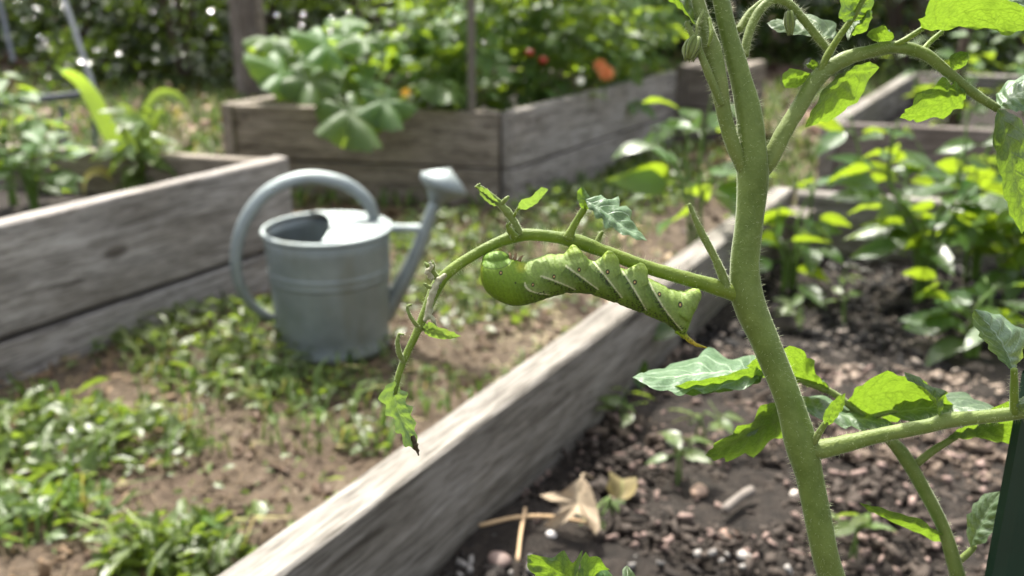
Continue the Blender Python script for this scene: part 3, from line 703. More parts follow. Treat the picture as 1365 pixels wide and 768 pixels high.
# remnants on the eaten branch
ruled('leaf', [(509, 520), (512, 545), (526, 565), (538, 592)], [(526, 508), (527, 535), (536, 560), (546, 580), (557, 600)], [(540, 525), (550, 548), (553, 570), (556, 588)], (.350, .366), .001, -.001, TE, seed=40, nu=34, nv=6, serr=.14, jit=.12)
ruled('leaf', [(572, 430), (585, 437), (600, 443)], [(562, 437), (578, 441), (595, 447), (615, 448)], [(572, 447), (585, 452), (600, 452)], (.355, .349), .006, -.002, TE, seed=41, nu=24, nv=5, serr=.04)
ruled('leaf', [(694, 267), (706, 262), (722, 252)], [(690, 279), (702, 271), (716, 263), (731, 252)], [(700, 279), (712, 272), (724, 260)], (.355, .351), .002, -.001, TE, seed=42, nu=24, nv=5, serr=.04)
ruled('leaf', [(652, 254), (644, 250)], [(668, 274), (656, 266), (645, 256), (634, 248)], [(658, 274), (648, 268), (642, 260)], (.356, .352), .002, -.001, TE, seed=43, nu=18, nv=5, serr=.1)
# curled leaf on the short petiole (lit top fold, then grey underside)
ruled('leaf', [(770, 270), (770, 256), (774, 250)], [(779, 280), (778, 268), (776, 258), (774, 249)], [(790, 276), (788, 264), (780, 253)], (.355, .352), .003, -.001, TL, seed=44, nu=20, nv=5, serr=.02)
ruled('leaf', [(800, 262), (818, 266), (832, 275), (842, 292), (848, 310)], [(779, 266), (796, 276), (815, 290), (835, 306), (863, 321)], [(790, 285), (803, 297), (822, 308), (842, 318)], (.354, .350), .008, -.003, TG, seed=45, nu=40, nv=7, serr=.14, jit=.14, puck=.0005, veins=5, pil=.0012)
# buds
def bud(x, y, d, ang, L, k_=1.0):
    a = P(x, y, d); dirp = (RGT * math.sin(ang) - UPV * math.cos(ang))
    m = MB(); s = dirp.orthogonal().normalized(); q = dirp.cross(s)
    v, f = tube([a, a + dirp * L * .3, a + dirp * L * .7, a + dirp * L * .9], [.0014 * k_, .0022 * k_, .0018 * k_, .0008], 10, 10); m.add(v, f)
    for k in range(5):
        th = k * 1.2566; o = s * math.cos(th) + q * math.sin(th)
        v, f = tube([a + o * .0013 * k_, a + dirp * L * .4 + o * .0026 * k_, a + dirp * L * 1.0 + o * .0014 * k_], [.0008, .0007, .0002], 5, 7); m.add(v, f)
    wpart('flower_bud', m.v, m.f, M['stem_pale'], tomato)
bud(928, 50, .344, -.35, .0085); bud(922, 54, .347, -.1, .0075); bud(1052, 16, .356, .05, .0085, .6)
stempx('pedicel', [(938, 15, .347, 6), (930, 32, .345, 5), (928, 50, .344, 5)], M['stem_pale'], dens=9000)
stempx('pedicel', [(945, 25, .347, 6), (948, 45, .344, 7), (944, 62, .343, 4)], M['stem_yellow'], dens=9000)
hair_o = wpart('stem_hair', HAIR.v, HAIR.f, M['hair'], tomato, False); hair_o['kind'] = 'stuff'

# ------------------------------------------------------------------ hornworm
def worm_skin():
    m = M['worm']; t = m.node_tree; b = next(n for n in t.nodes if n.type == 'BSDF_PRINCIPLED')
    wv = t.nodes.new('ShaderNodeTexWave'); wv.wave_type = 'BANDS'; wv.bands_direction = 'X'; wv.inputs['Scale'].default_value = 190; wv.inputs['Distortion'].default_value = 3.0; wv.inputs['Detail'].default_value = 3; wv.inputs['Detail Scale'].default_value = 2.0
    mp_ = t.nodes.new('ShaderNodeMapping'); mp_.inputs['Rotation'].default_value = (0, 0, R(-18)); tc = t.nodes.new('ShaderNodeTexCoord'); t.links.new(tc.outputs['Object'], mp_.inputs['Vector']); t.links.new(mp_.outputs[0], wv.inputs['Vector'])
    bp = t.nodes.new('ShaderNodeBump'); bp.inputs['Strength'].default_value = .5; bp.inputs['Distance'].default_value = .00022; t.links.new(wv.outputs['Fac'], bp.inputs['Height'])
    old = b.inputs['Normal'].links[0].from_socket; t.links.new(old, bp.inputs['Normal']); t.links.new(bp.outputs[0], b.inputs['Normal'])
worm_skin()
def hornworm():
    S = .25 / 1.004 / F * D0          # metres per unit of the tracing
    ox, oy = 668.0, 300.0
    centre = P(620 + ox / 4.015, 300 + oy / 4.015, .358)
    rings = [((84, 232), (84, 264), 14), ((90, 203), (90, 305), 52), ((108, 180), (115, 355), 84), ((150, 172), (165, 397), 104), ((200, 172), (215, 421), 112), ((255, 180), (265, 433), 114),
             ((310, 194), (325, 428), 110), ((352, 186), (385, 412), 106), ((395, 172), (440, 393), 106), ((450, 154), (510, 374), 108), ((520, 153), (580, 365), 104), ((600, 163), (645, 369), 102),
             ((680, 188), (715, 386), 100), ((760, 200), (785, 412), 100), ((835, 229), (860, 440), 100), ((905, 250), (925, 465), 98), ((975, 281), (985, 490), 96), ((1050, 316), (1040, 513), 92),
             ((1120, 345), (1095, 545), 86), ((1180, 352), (1133, 574), 74), ((1222, 362), (1160, 594), 58), ((1238, 395), (1176, 585), 34), ((1236, 420), (1190, 545), 10)]
    n = 160
    T = cr([Vector((a[0], a[1], 0)) for a, b, c in rings], n); Bt, th = cr([Vector((b[0], b[1], 0)) for a, b, c in rings], n, [c for a, b, c in rings])
    # same parameter for both curves: sample by ring index
    def byidx(pts, vals):
        out = []
        for k in range(n):
            s = (len(pts) - 1) * k / (n - 1); i = min(int(s), len(pts) - 2); t = s - i
            p0 = pts[max(i - 1, 0)]; p1 = pts[i]; p2 = pts[i + 1]; p3 = pts[min(i + 2, len(pts) - 1)]
            q = .5 * ((2 * p1) + (p2 - p0) * t + (2 * p0 - 5 * p1 + 4 * p2 - p3) * t * t + (3 * p1 - p0 - 3 * p2 + p3) * t ** 3)
            out.append(q)
        return out
    T = byidx([Vector((a[0], a[1], c)) for a, b, c in rings], None); Bt = byidx([Vector((b[0], b[1], c)) for a, b, c in rings], None)
    seg = [512, 652, 800, 942, 1075]           # grooves, at mid-height
    m = MB(); sides = 48; V = []
    for i in range(n):
        c = (T[i] + Bt[i]) / 2; h = (T[i] - Bt[i]) / 2; a = T[i].z
        c.z = 0; h.z = 0
        g = 1.0
        for sx in seg:
            g -= .060 * math.exp(-((c.x - sx) / 11) ** 2)
        g += .009 * math.sin(c.x / 5.6) if c.x > 320 else .004 * math.sin(c.x / 16)
        for k in range(sides):
            q = 2 * math.pi * k / sides; V.append(c + h * (math.cos(q) * g) + Vector((0, 0, 1)) * (math.sin(q) * a * g))
    Fc = [(i * sides + k, i * sides + (k + 1) % sides, (i + 1) * sides + (k + 1) % sides, (i + 1) * sides + k) for i in range(n - 1) for k in range(sides)]
    Fc.append(tuple(range(sides))[::-1]); Fc.append(tuple(range((n - 1) * sides, n * sides)))
    m.add(V, Fc)
    # head capsule
    V, Fc = [], []; nu_, nv_ = 24, 16
    for j in range(nv_ + 1):
        for k in range(nu_):
            a = math.pi * j / nv_; b = 2 * math.pi * k / nu_
            p = Vector((math.cos(a) * 75, math.sin(a) * math.cos(b) * 46, math.sin(a) * math.sin(b) * 72))
            V.append(Vector((168 + p.x, 184 + p.y - .06 * p.x, p.z)))
    for j in range(nv_):
        for k in range(nu_): Fc.append((j * nu_ + k, j * nu_ + (k + 1) % nu_, (j + 1) * nu_ + (k + 1) % nu_, (j + 1) * nu_ + k))
    m.add(V, Fc)
    for sgn in (1, -1):
        z = 46 * sgn
        for pts, rr in (([(592, 300, z * .7), (590, 225, z), (582, 165, z * 1.05), (574, 118, z * .9)], [74, 72, 52, 24]),
                        ([(762, 330, z * .7), (764, 255, z), (768, 195, z * 1.05), (765, 152, z * .9)], [74, 70, 54, 28]),
                        ([(910, 370, z * .7), (916, 300, z), (928, 250, z * 1.05), (930, 216, z * .9)], [72, 64, 46, 28]),
                        ([(500, 250, z * .6), (545, 195, z * .9), (568, 145, z)], [52, 48, 26]), ([(650, 250, z * .6), (618, 200, z * .9), (584, 145, z)], [50, 44, 24]),
                        ([(690, 280, z * .6), (728, 222, z * .9), (756, 175, z)], [52, 46, 26]), ([(848, 320, z * .6), (886, 268, z * .9), (918, 230, z)], [50, 42, 26]),
                        ([(1140, 465, z * .5), (1180, 415, z * .8), (1214, 376, z), (1230, 356, z)], [76, 62, 44, 32])):
            v, f = tube([Vector(p) for p in pts], rr, 20, 18, flat=.8); m.add(v, f)
    for k in range(len(m.v)):
        p = m.v[k]; m.v[k] = Vector(((p.x - ox) * S, -(p.y - oy) * S, p.z * S))
    me = mesh(m.v, m.f)
    o = bpy.data.objects.new('tmp', me); COL.objects.link(o)
    r = o.modifiers.new('r', 'REMESH'); r.mode = 'VOXEL'; r.voxel_size = .00026; r.use_smooth_shade = True
    s = o.modifiers.new('s', 'SMOOTH'); s.factor = .5; s.iterations = 6
    me2 = bpy.data.meshes.new_from_object(o.evaluated_get(bpy.context.evaluated_depsgraph_get()))
    bpy.data.objects.remove(o)
    me2.polygons.foreach_set('use_smooth', [True] * len(me2.polygons))
    co = np.empty(len(me2.vertices) * 3); me2.vertices.foreach_get('co', co); co = co.reshape(-1, 3)
    X = co[:, 0] / S + ox; Y = -co[:, 1] / S + oy; N = len(X)
    L = lambda *c: np.array(lin(*c)[:3])
    noi = np.array([mnoise.noise(Vector((x / 26, y / 26, z * 800))) for x, y, z in zip(X, Y, co[:, 2])])
    fin = nrng.random(N)
    noi2 = np.array([mnoise.noise(Vector((x / 8.5, y / 8.5, z * 1700))) for x, y, z in zip(X, Y, co[:, 2])])
    col = np.tile(L(104, 146, 34), (N, 1))
    mix = lambda c, f, k: c * (1 - f[:, None]) + k[None, :] * f[:, None]
    # bluish pale bloom on the belly half, fading to full green toward the back
    body = np.clip((X - 300) / 60, 0, 1)
    top = np.interp(X, [300, 450, 600, 760, 905, 1050, 1220], [200, 165, 170, 210, 255, 320, 370]); bot = np.interp(X, [300, 440, 645, 785, 925, 1095, 1160], [430, 393, 369, 412, 465, 545, 594])
    hgt = np.clip((bot - Y) / (bot - top), 0, 1.4)
    col = mix(col, body * np.clip(.15 + .75 * hgt + .25 * noi, 0, .85) * .8, L(138, 172, 104))
    col = mix(col, np.clip(hgt - .95, 0, .35) * body * 2.2, L(152, 190, 62))
    # front swelling: sunlit left edge painted in as yellow, clear green below
    front = np.clip((330 - X) / 80, 0, 1)
    col = mix(col, front * .5, L(116, 158, 34)); col = mix(col, np.clip((105 - X) / 30, 0, 1) * .6, L(176, 196, 60))
    col = mix(col, np.clip(1 - np.hypot((X - 300) / 38, (Y - 225) / 40), 0, 1) * .7, L(172, 186, 40))
    # head
    hd = np.hypot((X - 168) / 78, (Y - (184 - .06 * (X - 168))) / 50)
    col = mix(col, np.clip((1.04 - hd) / .06, 0, 1), L(110, 156, 60)); col = mix(col, np.exp(-((hd - 1.07) / .045) ** 2) * (Y > 180) * .8, L(52, 84, 22))
    stripes = [((322, 312), (352, 352), (450, 372)), ((405, 275), (490, 305), (585, 345)), ((535, 222), (622, 285), (705, 345)), ((682, 200), (752, 290), (830, 388)), ((836, 250), (892, 345), (960, 455)), ((975, 308), (1045, 435), (1150, 560))]
    for a, b, c in stripes:
        ts = np.linspace(0, 1, 40); ctrl = (2 * b[0] - .5 * a[0] - .5 * c[0], 2 * b[1] - .5 * a[1] - .5 * c[1])
        sx = (1 - ts) ** 2 * a[0] + 2 * ts * (1 - ts) * ctrl[0] + ts ** 2 * c[0]; sy = (1 - ts) ** 2 * a[1] + 2 * ts * (1 - ts) * ctrl[1] + ts ** 2 * c[1]
        d2 = (X[:, None] - sx) ** 2 + (Y[:, None] - sy) ** 2; k = d2.argmin(1); d = np.sqrt(d2.min(1)); t = ts[k]
        tx = np.gradient(sx)[k]; ty = np.gradient(sy)[k]; side = (X - sx[k]) * -ty + (Y - sy[k]) * tx      # >0 = back side of the stripe
        inside = (t > .005) & (t < .995)
        below = (side > 0)
        dark = below * inside * np.clip(1 - d / 85, 0, 1) * .72 * (1 if a[0] > 500 else .6)
        col = mix(col, dark, L(50, 84, 2))
        sp = below * inside * np.clip(1.3 - (d - 7) / 20, 0, 1) * (d > 5) * ((noi2 + .2 * fin) > .13) * np.clip(t * 3, 0, 1)
        col = mix(col, sp * (.85 if a[0] > 350 else .3), L(24, 34, 14))
        pale = (~below) * inside * np.clip(1 - d / 46, 0, 1) * .4
        col = mix(col, pale, L(156, 186, 140))
        wd = (4.3 + 3.4 * noi2) * (1 - .45 * t)
        col = mix(col, np.clip((wd + 2.5 - d) / 3.0, 0, 1) * .9, L(200, 222, 186))
    # fine dots along the back
    col = mix(col, body * (hgt < .2) * (noi2 > .25) * .8, L(40, 52, 26))
    # spiracles
    for x, y, r_ in ((195, 258, 9), (362, 320, 8), (472, 278, 9), (603, 242, 9), (752, 253, 10), (895, 307, 10), (1025, 370, 10), (1135, 425, 12)):
        d = np.hypot((X - x) * 1.15, (Y - y) * .85)
        col = mix(col, np.clip((r_ + 3 - d) / 3, 0, 1), L(34, 34, 22)); col = mix(col, np.clip((r_ * .5 - d) / 2 + .5, 0, 1), L(206, 186, 130))
    d = np.hypot(X - 272, Y - 310); col = mix(col, np.clip((6 - d) / 2, 0, 1), L(40, 50, 24))
    a = me2.color_attributes.new('Col', 'FLOAT_COLOR', 'POINT')
    a.data.foreach_set('color', np.concatenate([np.clip(col * np.array([.74, .61, .50]), 0, 1), np.ones((N, 1))], 1).astype(np.float32).ravel())
    root = empty('hornworm', centre)
    rot = Matrix((RGT, UPV, -FWD)).transposed()
    root.rotation_euler = rot.to_euler()
    tag(root, 'fat green hornworm caterpillar hanging belly up under the stripped branch', 'caterpillar')
    link('body', me2, root, M['worm'])
    Lp = lambda x, y, z=0: Vector(((x - ox) * S, -(y - oy) * S, z * S))
    # tail horn
    hp = [Lp(1138, 556), Lp(1168, 588), Lp(1196, 614), Lp(1228, 637), Lp(1262, 648), Lp(1290, 655)]
    V, Fc = tube(hp, [26 * S, 18 * S, 13 * S, 10 * S, 7 * S, 2 * S], 12, 30, bump=.25, seed=4)
    cl = []
    for i, p in enumerate(V):
        t = (i // 12) / 30; b = lin(112, 140, 24); e = lin(150, 132, 36); q = min(1, max(0, (t - .1) / .4))
        c = [b[k] * (1 - q) + e[k] * q for k in range(3)]
        if rnd.random() < .14: c = [x * .4 for x in c]
        cl.append((c[0], c[1], c[2], 1))
    ho = link('horn', mesh(V, Fc, True, None, cl), root, M['worm']); ho['label'] = 'small curved yellow tail horn'
    # jointed thoracic legs
    legm = plain_mat('caterpillar_leg', lin(116, 92, 58), .5, nscale=900, var=.6)
    for x, y, dx, dy in ((246, 176, -8, -34), (266, 178, 14, -30), (290, 186, 26, -22)):
        for z in (26, -26):
            m2 = MB()
            v, f = tube([Lp(x, y + 12, z), Lp(x + dx * .3, y + dy * .35, z * 1.1), Lp(x + dx * .55, y + dy * .7, z * .8), Lp(x + dx, y + dy, z * .45)], [11 * S, 8.5 * S, 5.5 * S, 1.5 * S], 8, 12, bump=.3, seed=x); m2.add(v, f)
            for q in range(3):
                v, f = tube([Lp(x + dx * .3 * q, y + dy * .3 * q, z), Lp(x + dx * .3 * q + rnd.uniform(-14, 18), y + dy * .3 * q - rnd.uniform(8, 22), z + rnd.uniform(-8, 8))], [1.3 * S, .6 * S], 4, 4); m2.add(v, f)
            link('leg', mesh(m2.v, m2.f), root, legm)
hornworm()

# ------------------------------------------------------------------ leaf library
def leaf_mesh(L, W, mat, fold=.25, droop=.25, pet=.25, nu=8, tip=1.6, wave=.04, seed=0, lobes=0, base=.35):
    """simple leaf in local space: grows along +Y, face up +Z; pet = petiole share"""
    V = []; UV = []; Fc = []
    rg = random.Random(seed); y0 = pet * L
    for i in range(nu + 1):
        u = i / nu
        w_ = W / 2 * (math.sin(math.pi * min(u, 1) ** (base * 2)) ** .9) * (1 - .25 * u) if 0 < u < 1 else 0
        if lobes and 0 < u < 1: w_ *= 1 + .28 * math.cos(u * lobes * 2 * math.pi)
        y = y0 + L * (math.sin(u * droop * 2.2) / (droop * 2.2) if droop else u)
        z = -L * droop * .55 * u * u + rg.uniform(-1, 1) * wave * L * .15 + .12 * L * pet
        for j in (-1, -.5, 0, .5, 1):
            V.append(Vector((w_ * j, y, z + abs(j) * w_ * fold * (1.25 - .4 * abs(j)) + (wave * L * rg.uniform(-.6, .6) if abs(j) == 1 else 0))))
            UV.append((.5 + .5 * j, u))
    for i in range(nu):
        for j in range(4): Fc.append((i * 5 + j, i * 5 + j + 1, (i + 1) * 5 + j + 1, (i + 1) * 5 + j))
    if pet:
        n = len(V); v, f = tube([(0, 0, 0), (0, y0 * .5, .05 * L * pet), (0, y0 * 1.05, .12 * L * pet)], [L * .018, L * .014, L * .011], 4, 4, cap=False)
        V += v; UV += [(.5, 0)] * len(v); Fc += [tuple(q + n for q in t) for t in f]
    me = mesh(V, Fc, True, UV); me.materials.append(mat); return me
def compound_mesh(L, mat, pairs=2, seed=0):
    """pinnate leaf with pointed lobed leaflets"""
    rg = random.Random(seed); m = MB()
    v, f = tube([(0, 0, 0), (0, L * .5, .02 * L), (0, L * .8, -.02 * L)], [L * .014, L * .010, L * .006], 4, 5, cap=False); m.add(v, f, [(.5, 0)] * len(v))
    places = [(L * .62, 0, .46)]
    for k in range(pairs):
        for s in (-1, 1): places.append((L * (.26 + .24 * k + rg.uniform(-.04, .04)), s * R(62 + rg.uniform(-12, 12)), .36))
    for y, ang, sz in places:
        lm = MB(); l = L * sz; w_ = l * .62; nu = 6
        for i in range(nu + 1):
            u = i / nu; hw = w_ / 2 * math.sin(math.pi * u ** .75) * (1 + .25 * (-1) ** i)
            for j in (-1, 0, 1):
                lm.v.append(Vector((hw * j, l * .1 + l * u, -.28 * l * u * u + abs(j) * hw * rg.uniform(.0, .4)))); lm.uv.append((.5 + .5 * j, u))
        for i in range(nu):
            for j in range(2): lm.f.append((i * 3 + j, i * 3 + j + 1, (i + 1) * 3 + j + 1, (i + 1) * 3 + j))
        rot = Matrix.Rotation(-ang, 4, 'Z') @ Matrix.Rotation(rg.uniform(-.3, .3), 4, 'Y')
        m.add([rot @ p + Vector((0, y, .02 * L)) for p in lm.v], lm.f, lm.uv)
    me = mesh(m.v, m.f, True, m.uv); me.materials.append(mat); return me
def palmate_mesh(L, mat, seed=0, pet=.5):
    """broad lobed squash leaf on a thick stalk"""
    rg = random.Random(seed); n = 40; V = [Vector((0, 0, 0))]; UV = [(.5, .1)]; Fc = []
    for ring in (.33, .66, 1.0):
        for k in range(n + 1):
            a = -math.pi * .88 + 2 * math.pi * .88 * k / n
            r = L * .5 * (1 + .55 * abs(math.cos(a * 2.5)) ** .9 - .30 + .09 * rg.uniform(-1, 1)) * (1.1 - .12 * abs(a))
            r *= ring; V.append(Vector((math.sin(a) * r, math.cos(a) * r, .10 * L * ring * math.cos(a * 5) * ring + .16 * L * ring - .30 * L * ring ** 2.4 + rg.uniform(-.01, .01) * L)))
            UV.append((.5 + .5 * math.sin(a) * ring, .5 + .5 * math.cos(a) * ring))
    for k in range(n):
        Fc.append((0, 1 + k, 2 + k))
        for q in range(2):
            b = 1 + q * (n + 1) + k; Fc.append((b, b + n + 1, b + n + 2, b + 1))
    off = Vector((0, L * pet, 0)); V = [p + off for p in V]
    c = len(V); v, f = tube([(0, 0, -L * .05), (0, L * pet * .6, .02 * L), (0, L * pet, 0)], [L * .028, L * .022, L * .016], 6, 6, cap=False)
    V += v; UV += [(.5, 0)] * len(v); Fc += [tuple(x + c for x in t) for t in f]
    me = mesh(V, Fc, True, UV); me.materials.append(mat); return me

PEP = [leaf_mesh(.085, .040, M['pepper_leaf'], fold=f_, droop=d_, pet=.3, seed=k, wave=.03) for k, (f_, d_) in enumerate(((.25, .2), (.4, .35), (.15, .5), (.3, .15), (.1, .3)))]
TOM = [compound_mesh(.17, M['bush_leaf'], 2, k) for k in range(5)]
BSH = [leaf_mesh(.06, .042, M['bush_leaf'], fold=.2, droop=.3, pet=.35, nu=5, seed=20 + k, base=.32) for k in range(4)]
SQ = [palmate_mesh(.20, M['squash_leaf'], k) for k in range(4)]
WEED = [leaf_mesh(.04, .018, M['weed_leaf'], fold=.25, droop=.35, pet=.2, nu=5, seed=40 + k) for k in range(4)]
STRW = [leaf_mesh(.07, .060, M['squash_leaf'], fold=.25, droop=.25, pet=.5, nu=6, seed=60 + k, base=.30, wave=.06) for k in range(4)]

def orient(pos, d, up, s):
    d = d.normalized(); x = d.cross(up)
    if x.length < 1e-4: x = d.orthogonal()
    x.normalize(); z = x.cross(d)
    m = Matrix((x, d, z)).transposed().to_4x4()
    return Matrix.Translation(pos) @ m @ Matrix.Scale(s, 4)
def put_leaf(root, me, pos, d, up, s, name='leaf'):
    o = bpy.data.objects.new(name, me); COL.objects.link(o); o.parent = root
    o.matrix_local = orient(pos, d, up, s); return o
def bush(name, label, cat, base, height, spread, nstem, lib, nleaf, lscale=(.8, 1.2), droop=(-.35, .35), srad=.004, smat='plant_stem', group=None, seed=0, tmin=.3, lean=(0, 0), upmix=.35, face=None):
    rg = random.Random(seed); root = empty(name, base); tag(root, label, cat, group)
    stems = []
    for k in range(nstem):
        az = 2 * math.pi * (k + rg.uniform(-.3, .3)) / nstem; r = spread * rg.uniform(.35, 1.0) * (.25 if k == 0 else 1); h = height * (1 if k == 0 else rg.uniform(.62, 1.0))
        e = Vector((math.cos(az) * r + lean[0], math.sin(az) * r + lean[1], h))
        pts = [Vector((rg.uniform(-.01, .01), rg.uniform(-.01, .01), -.03)), e * .33 + Vector((-e.x * .12, -e.y * .12, .02)), e * .68 + Vector((rg.uniform(-.02, .02), rg.uniform(-.02, .02), 0)), e]
        v, f = tube(pts, [srad, srad * .8, srad * .6, srad * .35], 7, 16)
        link('stem', mesh(v, f), root, M[smat]); stems.append(cr(pts, 24))
    for k in range(nleaf):
        st = stems[k % nstem]; t = tmin + (1 - tmin) * rg.random() ** .8; i = min(int(t * 23), 22); p = st[i].lerp(st[i + 1], t * 23 - i)
        az = rg.uniform(0, 2 * math.pi); rad = Vector((p.x, p.y, 0)); rad = rad.normalized() if rad.length > .01 else Vector((0, 0, 0))
        d = Vector((math.cos(az), math.sin(az), 0)) + rad * .7; d = d.normalized() + Vector((0, 0, rg.uniform(*droop)))
        up = Vector((rg.gauss(0, upmix), rg.gauss(0, upmix), 1))
        put_leaf(root, rg.choice(lib), p, d, up, rg.uniform(*lscale) * (.75 + .35 * (1 - t)))
    return root
SZ = .150
# pepper plants in the near bed
def near(px, py): 
    p = G(px, py, SZ); p.z = SZ; return p
bush('pepper_plant', 'bushy pepper plant with bright backlit leaves against the dark bed boards', 'pepper plant', near(1225, 400), .30, .17, 8, PEP, 84, (.8, 1.15), upmix=.75, seed=3, group='pepper plants')
bush('pepper_plant', 'pepper plant with pale leaves half hidden behind the hairy tomato stem', 'pepper plant', near(1050, 392), .17, .12, 5, PEP, 26, (.7, 1.0), upmix=.75, seed=5, group='pepper plants')
bush('pepper_plant', 'pepper plant at the outer edge of the bed beside the drooping tomato leaf', 'pepper plant', near(1345, 405), .31, .14, 6, PEP, 56, (.8, 1.1), upmix=.75, seed=9, group='pepper plants')
bush('pepper_plant', 'low pepper plant with dull broad leaves on dark soil under the bushy one', 'pepper plant', near(1295, 475), .10, .09, 5, PEP, 20, (.8, 1.1), upmix=.75, seed=12, group='pepper plants')
bush('pepper_plant', 'tall pepper plant between the bed edge and the forked tomato stem', 'pepper plant', near(925, 378), .33, .08, 4, PEP, 22, (1.1, 1.5), upmix=.75, seed=21, group='pepper plants', tmin=.55)
bush('pepper_plant', 'small pepper plant beside the inner face of the grey plank', 'pepper plant', near(845, 498), .10, .06, 3, PEP, 11, (.7, .95), seed=23, group='pepper plants')
bush('pepper_plant', 'pepper plant between the bushy one and the outer edge plant', 'pepper plant', near(1295, 378), .30, .12, 5, PEP, 38, (.85, 1.15), upmix=.75, seed=63, group='pepper plants')
seeds = [(905, 640, .05, 'tiny weed seedling on mulch near the dry oak leaf'), (830, 570, .05, 'tiny weed seedling below the small pepper plant'), (1140, 748, .06, 'leafy weed at the foot of the tomato stem'), (812, 695, .02, 'tiny sprout touching the dry oak leaf'), (1120, 440, .10, 'thin grassy weed behind the tomato stem'), (1065, 445, .06, 'pale weed seedling on the dark soil behind the stem'), (935, 590, .05, 'weed seedling under the drooping tomato leaf')]
for k, (x, y, h, lb) in enumerate(seeds):
    bush('weed_seedling', lb, 'seedling', near(x, y), h, .025, 2, WEED, 8, (.7, 1.1) if k != 3 else (.4, .5), srad=.0014, seed=100 + k, tmin=.4, group='weed seedlings in the soil')
# middle bed crop
def mid(px, py, z=.17):
    p = G(px, py, z); p.z = z; return p
bc = b_c; bx = (b_l - b_c); by = (b_r - b_c)
def inbed(s, t): p = b_c + bx * s + by * t; p.z = .17; return p
tl = ['leafy tomato plant with ripe red fruit in the middle bed', 'leafy tomato plant beside the thin wooden stake', 'leafy tomato plant overhanging the plank near the orange flowers', 'leafy tomato plant at the back of the middle bed', 'tall tomato plant behind the squash leaves', 'bushy tomato plant at the far corner of the middle bed']
for k, (s, t, h) in enumerate(((.18, .42, .5), (.30, .16, .42), (.10, .66, .46), (.36, .62, .62), (.56, .45, .55), (.12, .90, .5))):
    r_ = bush('bush_tomato', tl[k], 'tomato plant', inbed(s, t), h * 1.2, .24, 8, TOM + BSH, 124, (.7, 1.05), (-.5, .3), seed=200 + k, group='tomato plants in the middle bed', tmin=.15, srad=.005)
sq = bush('squash_plant', 'squash plant with big lobed leaves spilling over the brown plank', 'squash plant', inbed(.62, .16), .30, .28, 12, SQ, 30, (.65, .95), (-.25, .25), seed=31, srad=.008, tmin=.7, upmix=.3)
for (x, y, d_, tx, ty, s) in ((440, 118, 2.52, 478, 165, .95), (500, 112, 2.55, 520, 150, .7), (455, 105, 2.55, 400, 108, .8), (415, 120, 2.55, 370, 95, .8), (470, 80, 2.6, 420, 55, .75)):
    p = P(x, y, d_); q = P(tx, ty, d_ - .05); put_leaf(sq, SQ[1], p - wloc(sq), q - p, Vector((.2, -.5, 1)), s)
bush('squash_plant', 'smaller squash plant in the shaded back corner of the middle bed', 'squash plant', inbed(.8, .6), .26, .2, 6, SQ, 9, (.6, .85), (-.2, .25), seed=33, srad=.008, tmin=.7, upmix=.3)
def fruit(px, py, d, r, label):
    n = 12; V = []; Fc = []
    for j in range(n + 1):
        for k in range(16):
            a = math.pi * j / n; b = 2 * math.pi * k / 16; rr = math.sin(a) * r * (1 + .04 * math.cos(5 * b))
            V.append(Vector((math.cos(b) * rr, math.sin(b) * rr, math.cos(a) * r * .85 - .12 * r * math.exp(-(a * 3) ** 2))))
    for j in range(n):
        for k in range(16): Fc.append((j * 16 + k, j * 16 + (k + 1) % 16, (j + 1) * 16 + (k + 1) % 16, (j + 1) * 16 + k))
    root = empty('tomato_fruit', P(px, py, d)); tag(root, label, 'tomato', 'ripe tomatoes')
    link('flesh', mesh(V, Fc), root, M['tomato_fruit'])
    for k in range(5):
        a = k * 1.257; v, f = tube([Vector((0, 0, r * .8)), Vector((math.cos(a) * r * .5, math.sin(a) * r * .5, r * .84)), Vector((math.cos(a) * r * .85, math.sin(a) * r * .85, r * .75))], [r * .08, r * .09, r * .02], 5, 6, flat=.4); link('sepal', mesh(v, f), root, M['plant_stem'])
    v, f = tube([Vector((0, 0, r * .7)), Vector((.1 * r, 0, r * 1.4)), Vector((.3 * r, 0, r * 2.2))], [r * .07, r * .06, r * .05], 6, 6); link('stalk', mesh(v, f), root, M['plant_stem'])
fruit(706, 70, 2.80, .013, 'ripe red tomato hanging higher among the leaves'); fruit(724, 80, 2.80, .013, 'ripe red tomato hanging just below its twin among leaves')
def flower(px, py, d, r, mat, label, cat='flower', dirv=Vector((0, -.8, .5)), npet=14, layers=3):
    root = empty('flower', P(px, py, d)); tag(root, label, cat)
    q = dirv.to_track_quat('Z', 'Y').to_matrix()
    for l in range(layers):
        for k in range(npet):
            a = 2 * math.pi * (k + l * .5) / npet; c, s = math.cos(a), math.sin(a); rr = r * (1 - .24 * l)
            pts = [Vector((0, 0, .1 * r)), Vector((c * rr * .5 - s * rr * .2, s * rr * .5 + c * rr * .2, r * (.15 + .25 * l))), Vector((c * rr, s * rr, r * (.05 + .25 * l))), Vector((c * rr * .5 + s * rr * .2, s * rr * .5 - c * rr * .2, r * (.15 + .25 * l)))]
            link('petal', mesh([q @ p for p in pts], [(0, 1, 2, 3)]), root, mat)
    v, f = tube([q @ Vector((0, 0, .05 * r)), q @ Vector((0, 0, -r * .6)), q @ Vector((0, 0, -r * .8)) + Vector((0, 0.01, -r * 2.5))], [r * .25, r * .12, r * .08], 6, 8); link('stalk', mesh(v, f), root, M['plant_stem'])
flower(808, 98, 2.74, .027, M['petal_orange'], 'orange double marigold flower at the plank edge', npet=12)
flower(800, 88, 2.80, .024, M['petal_orange'], 'small orange marigold flower behind the larger one', npet=10)
flower(541, 124, 2.60, .017, M['petal_yellow'], 'yellow squash blossom among stalks above brown plank', npet=6, layers=2)
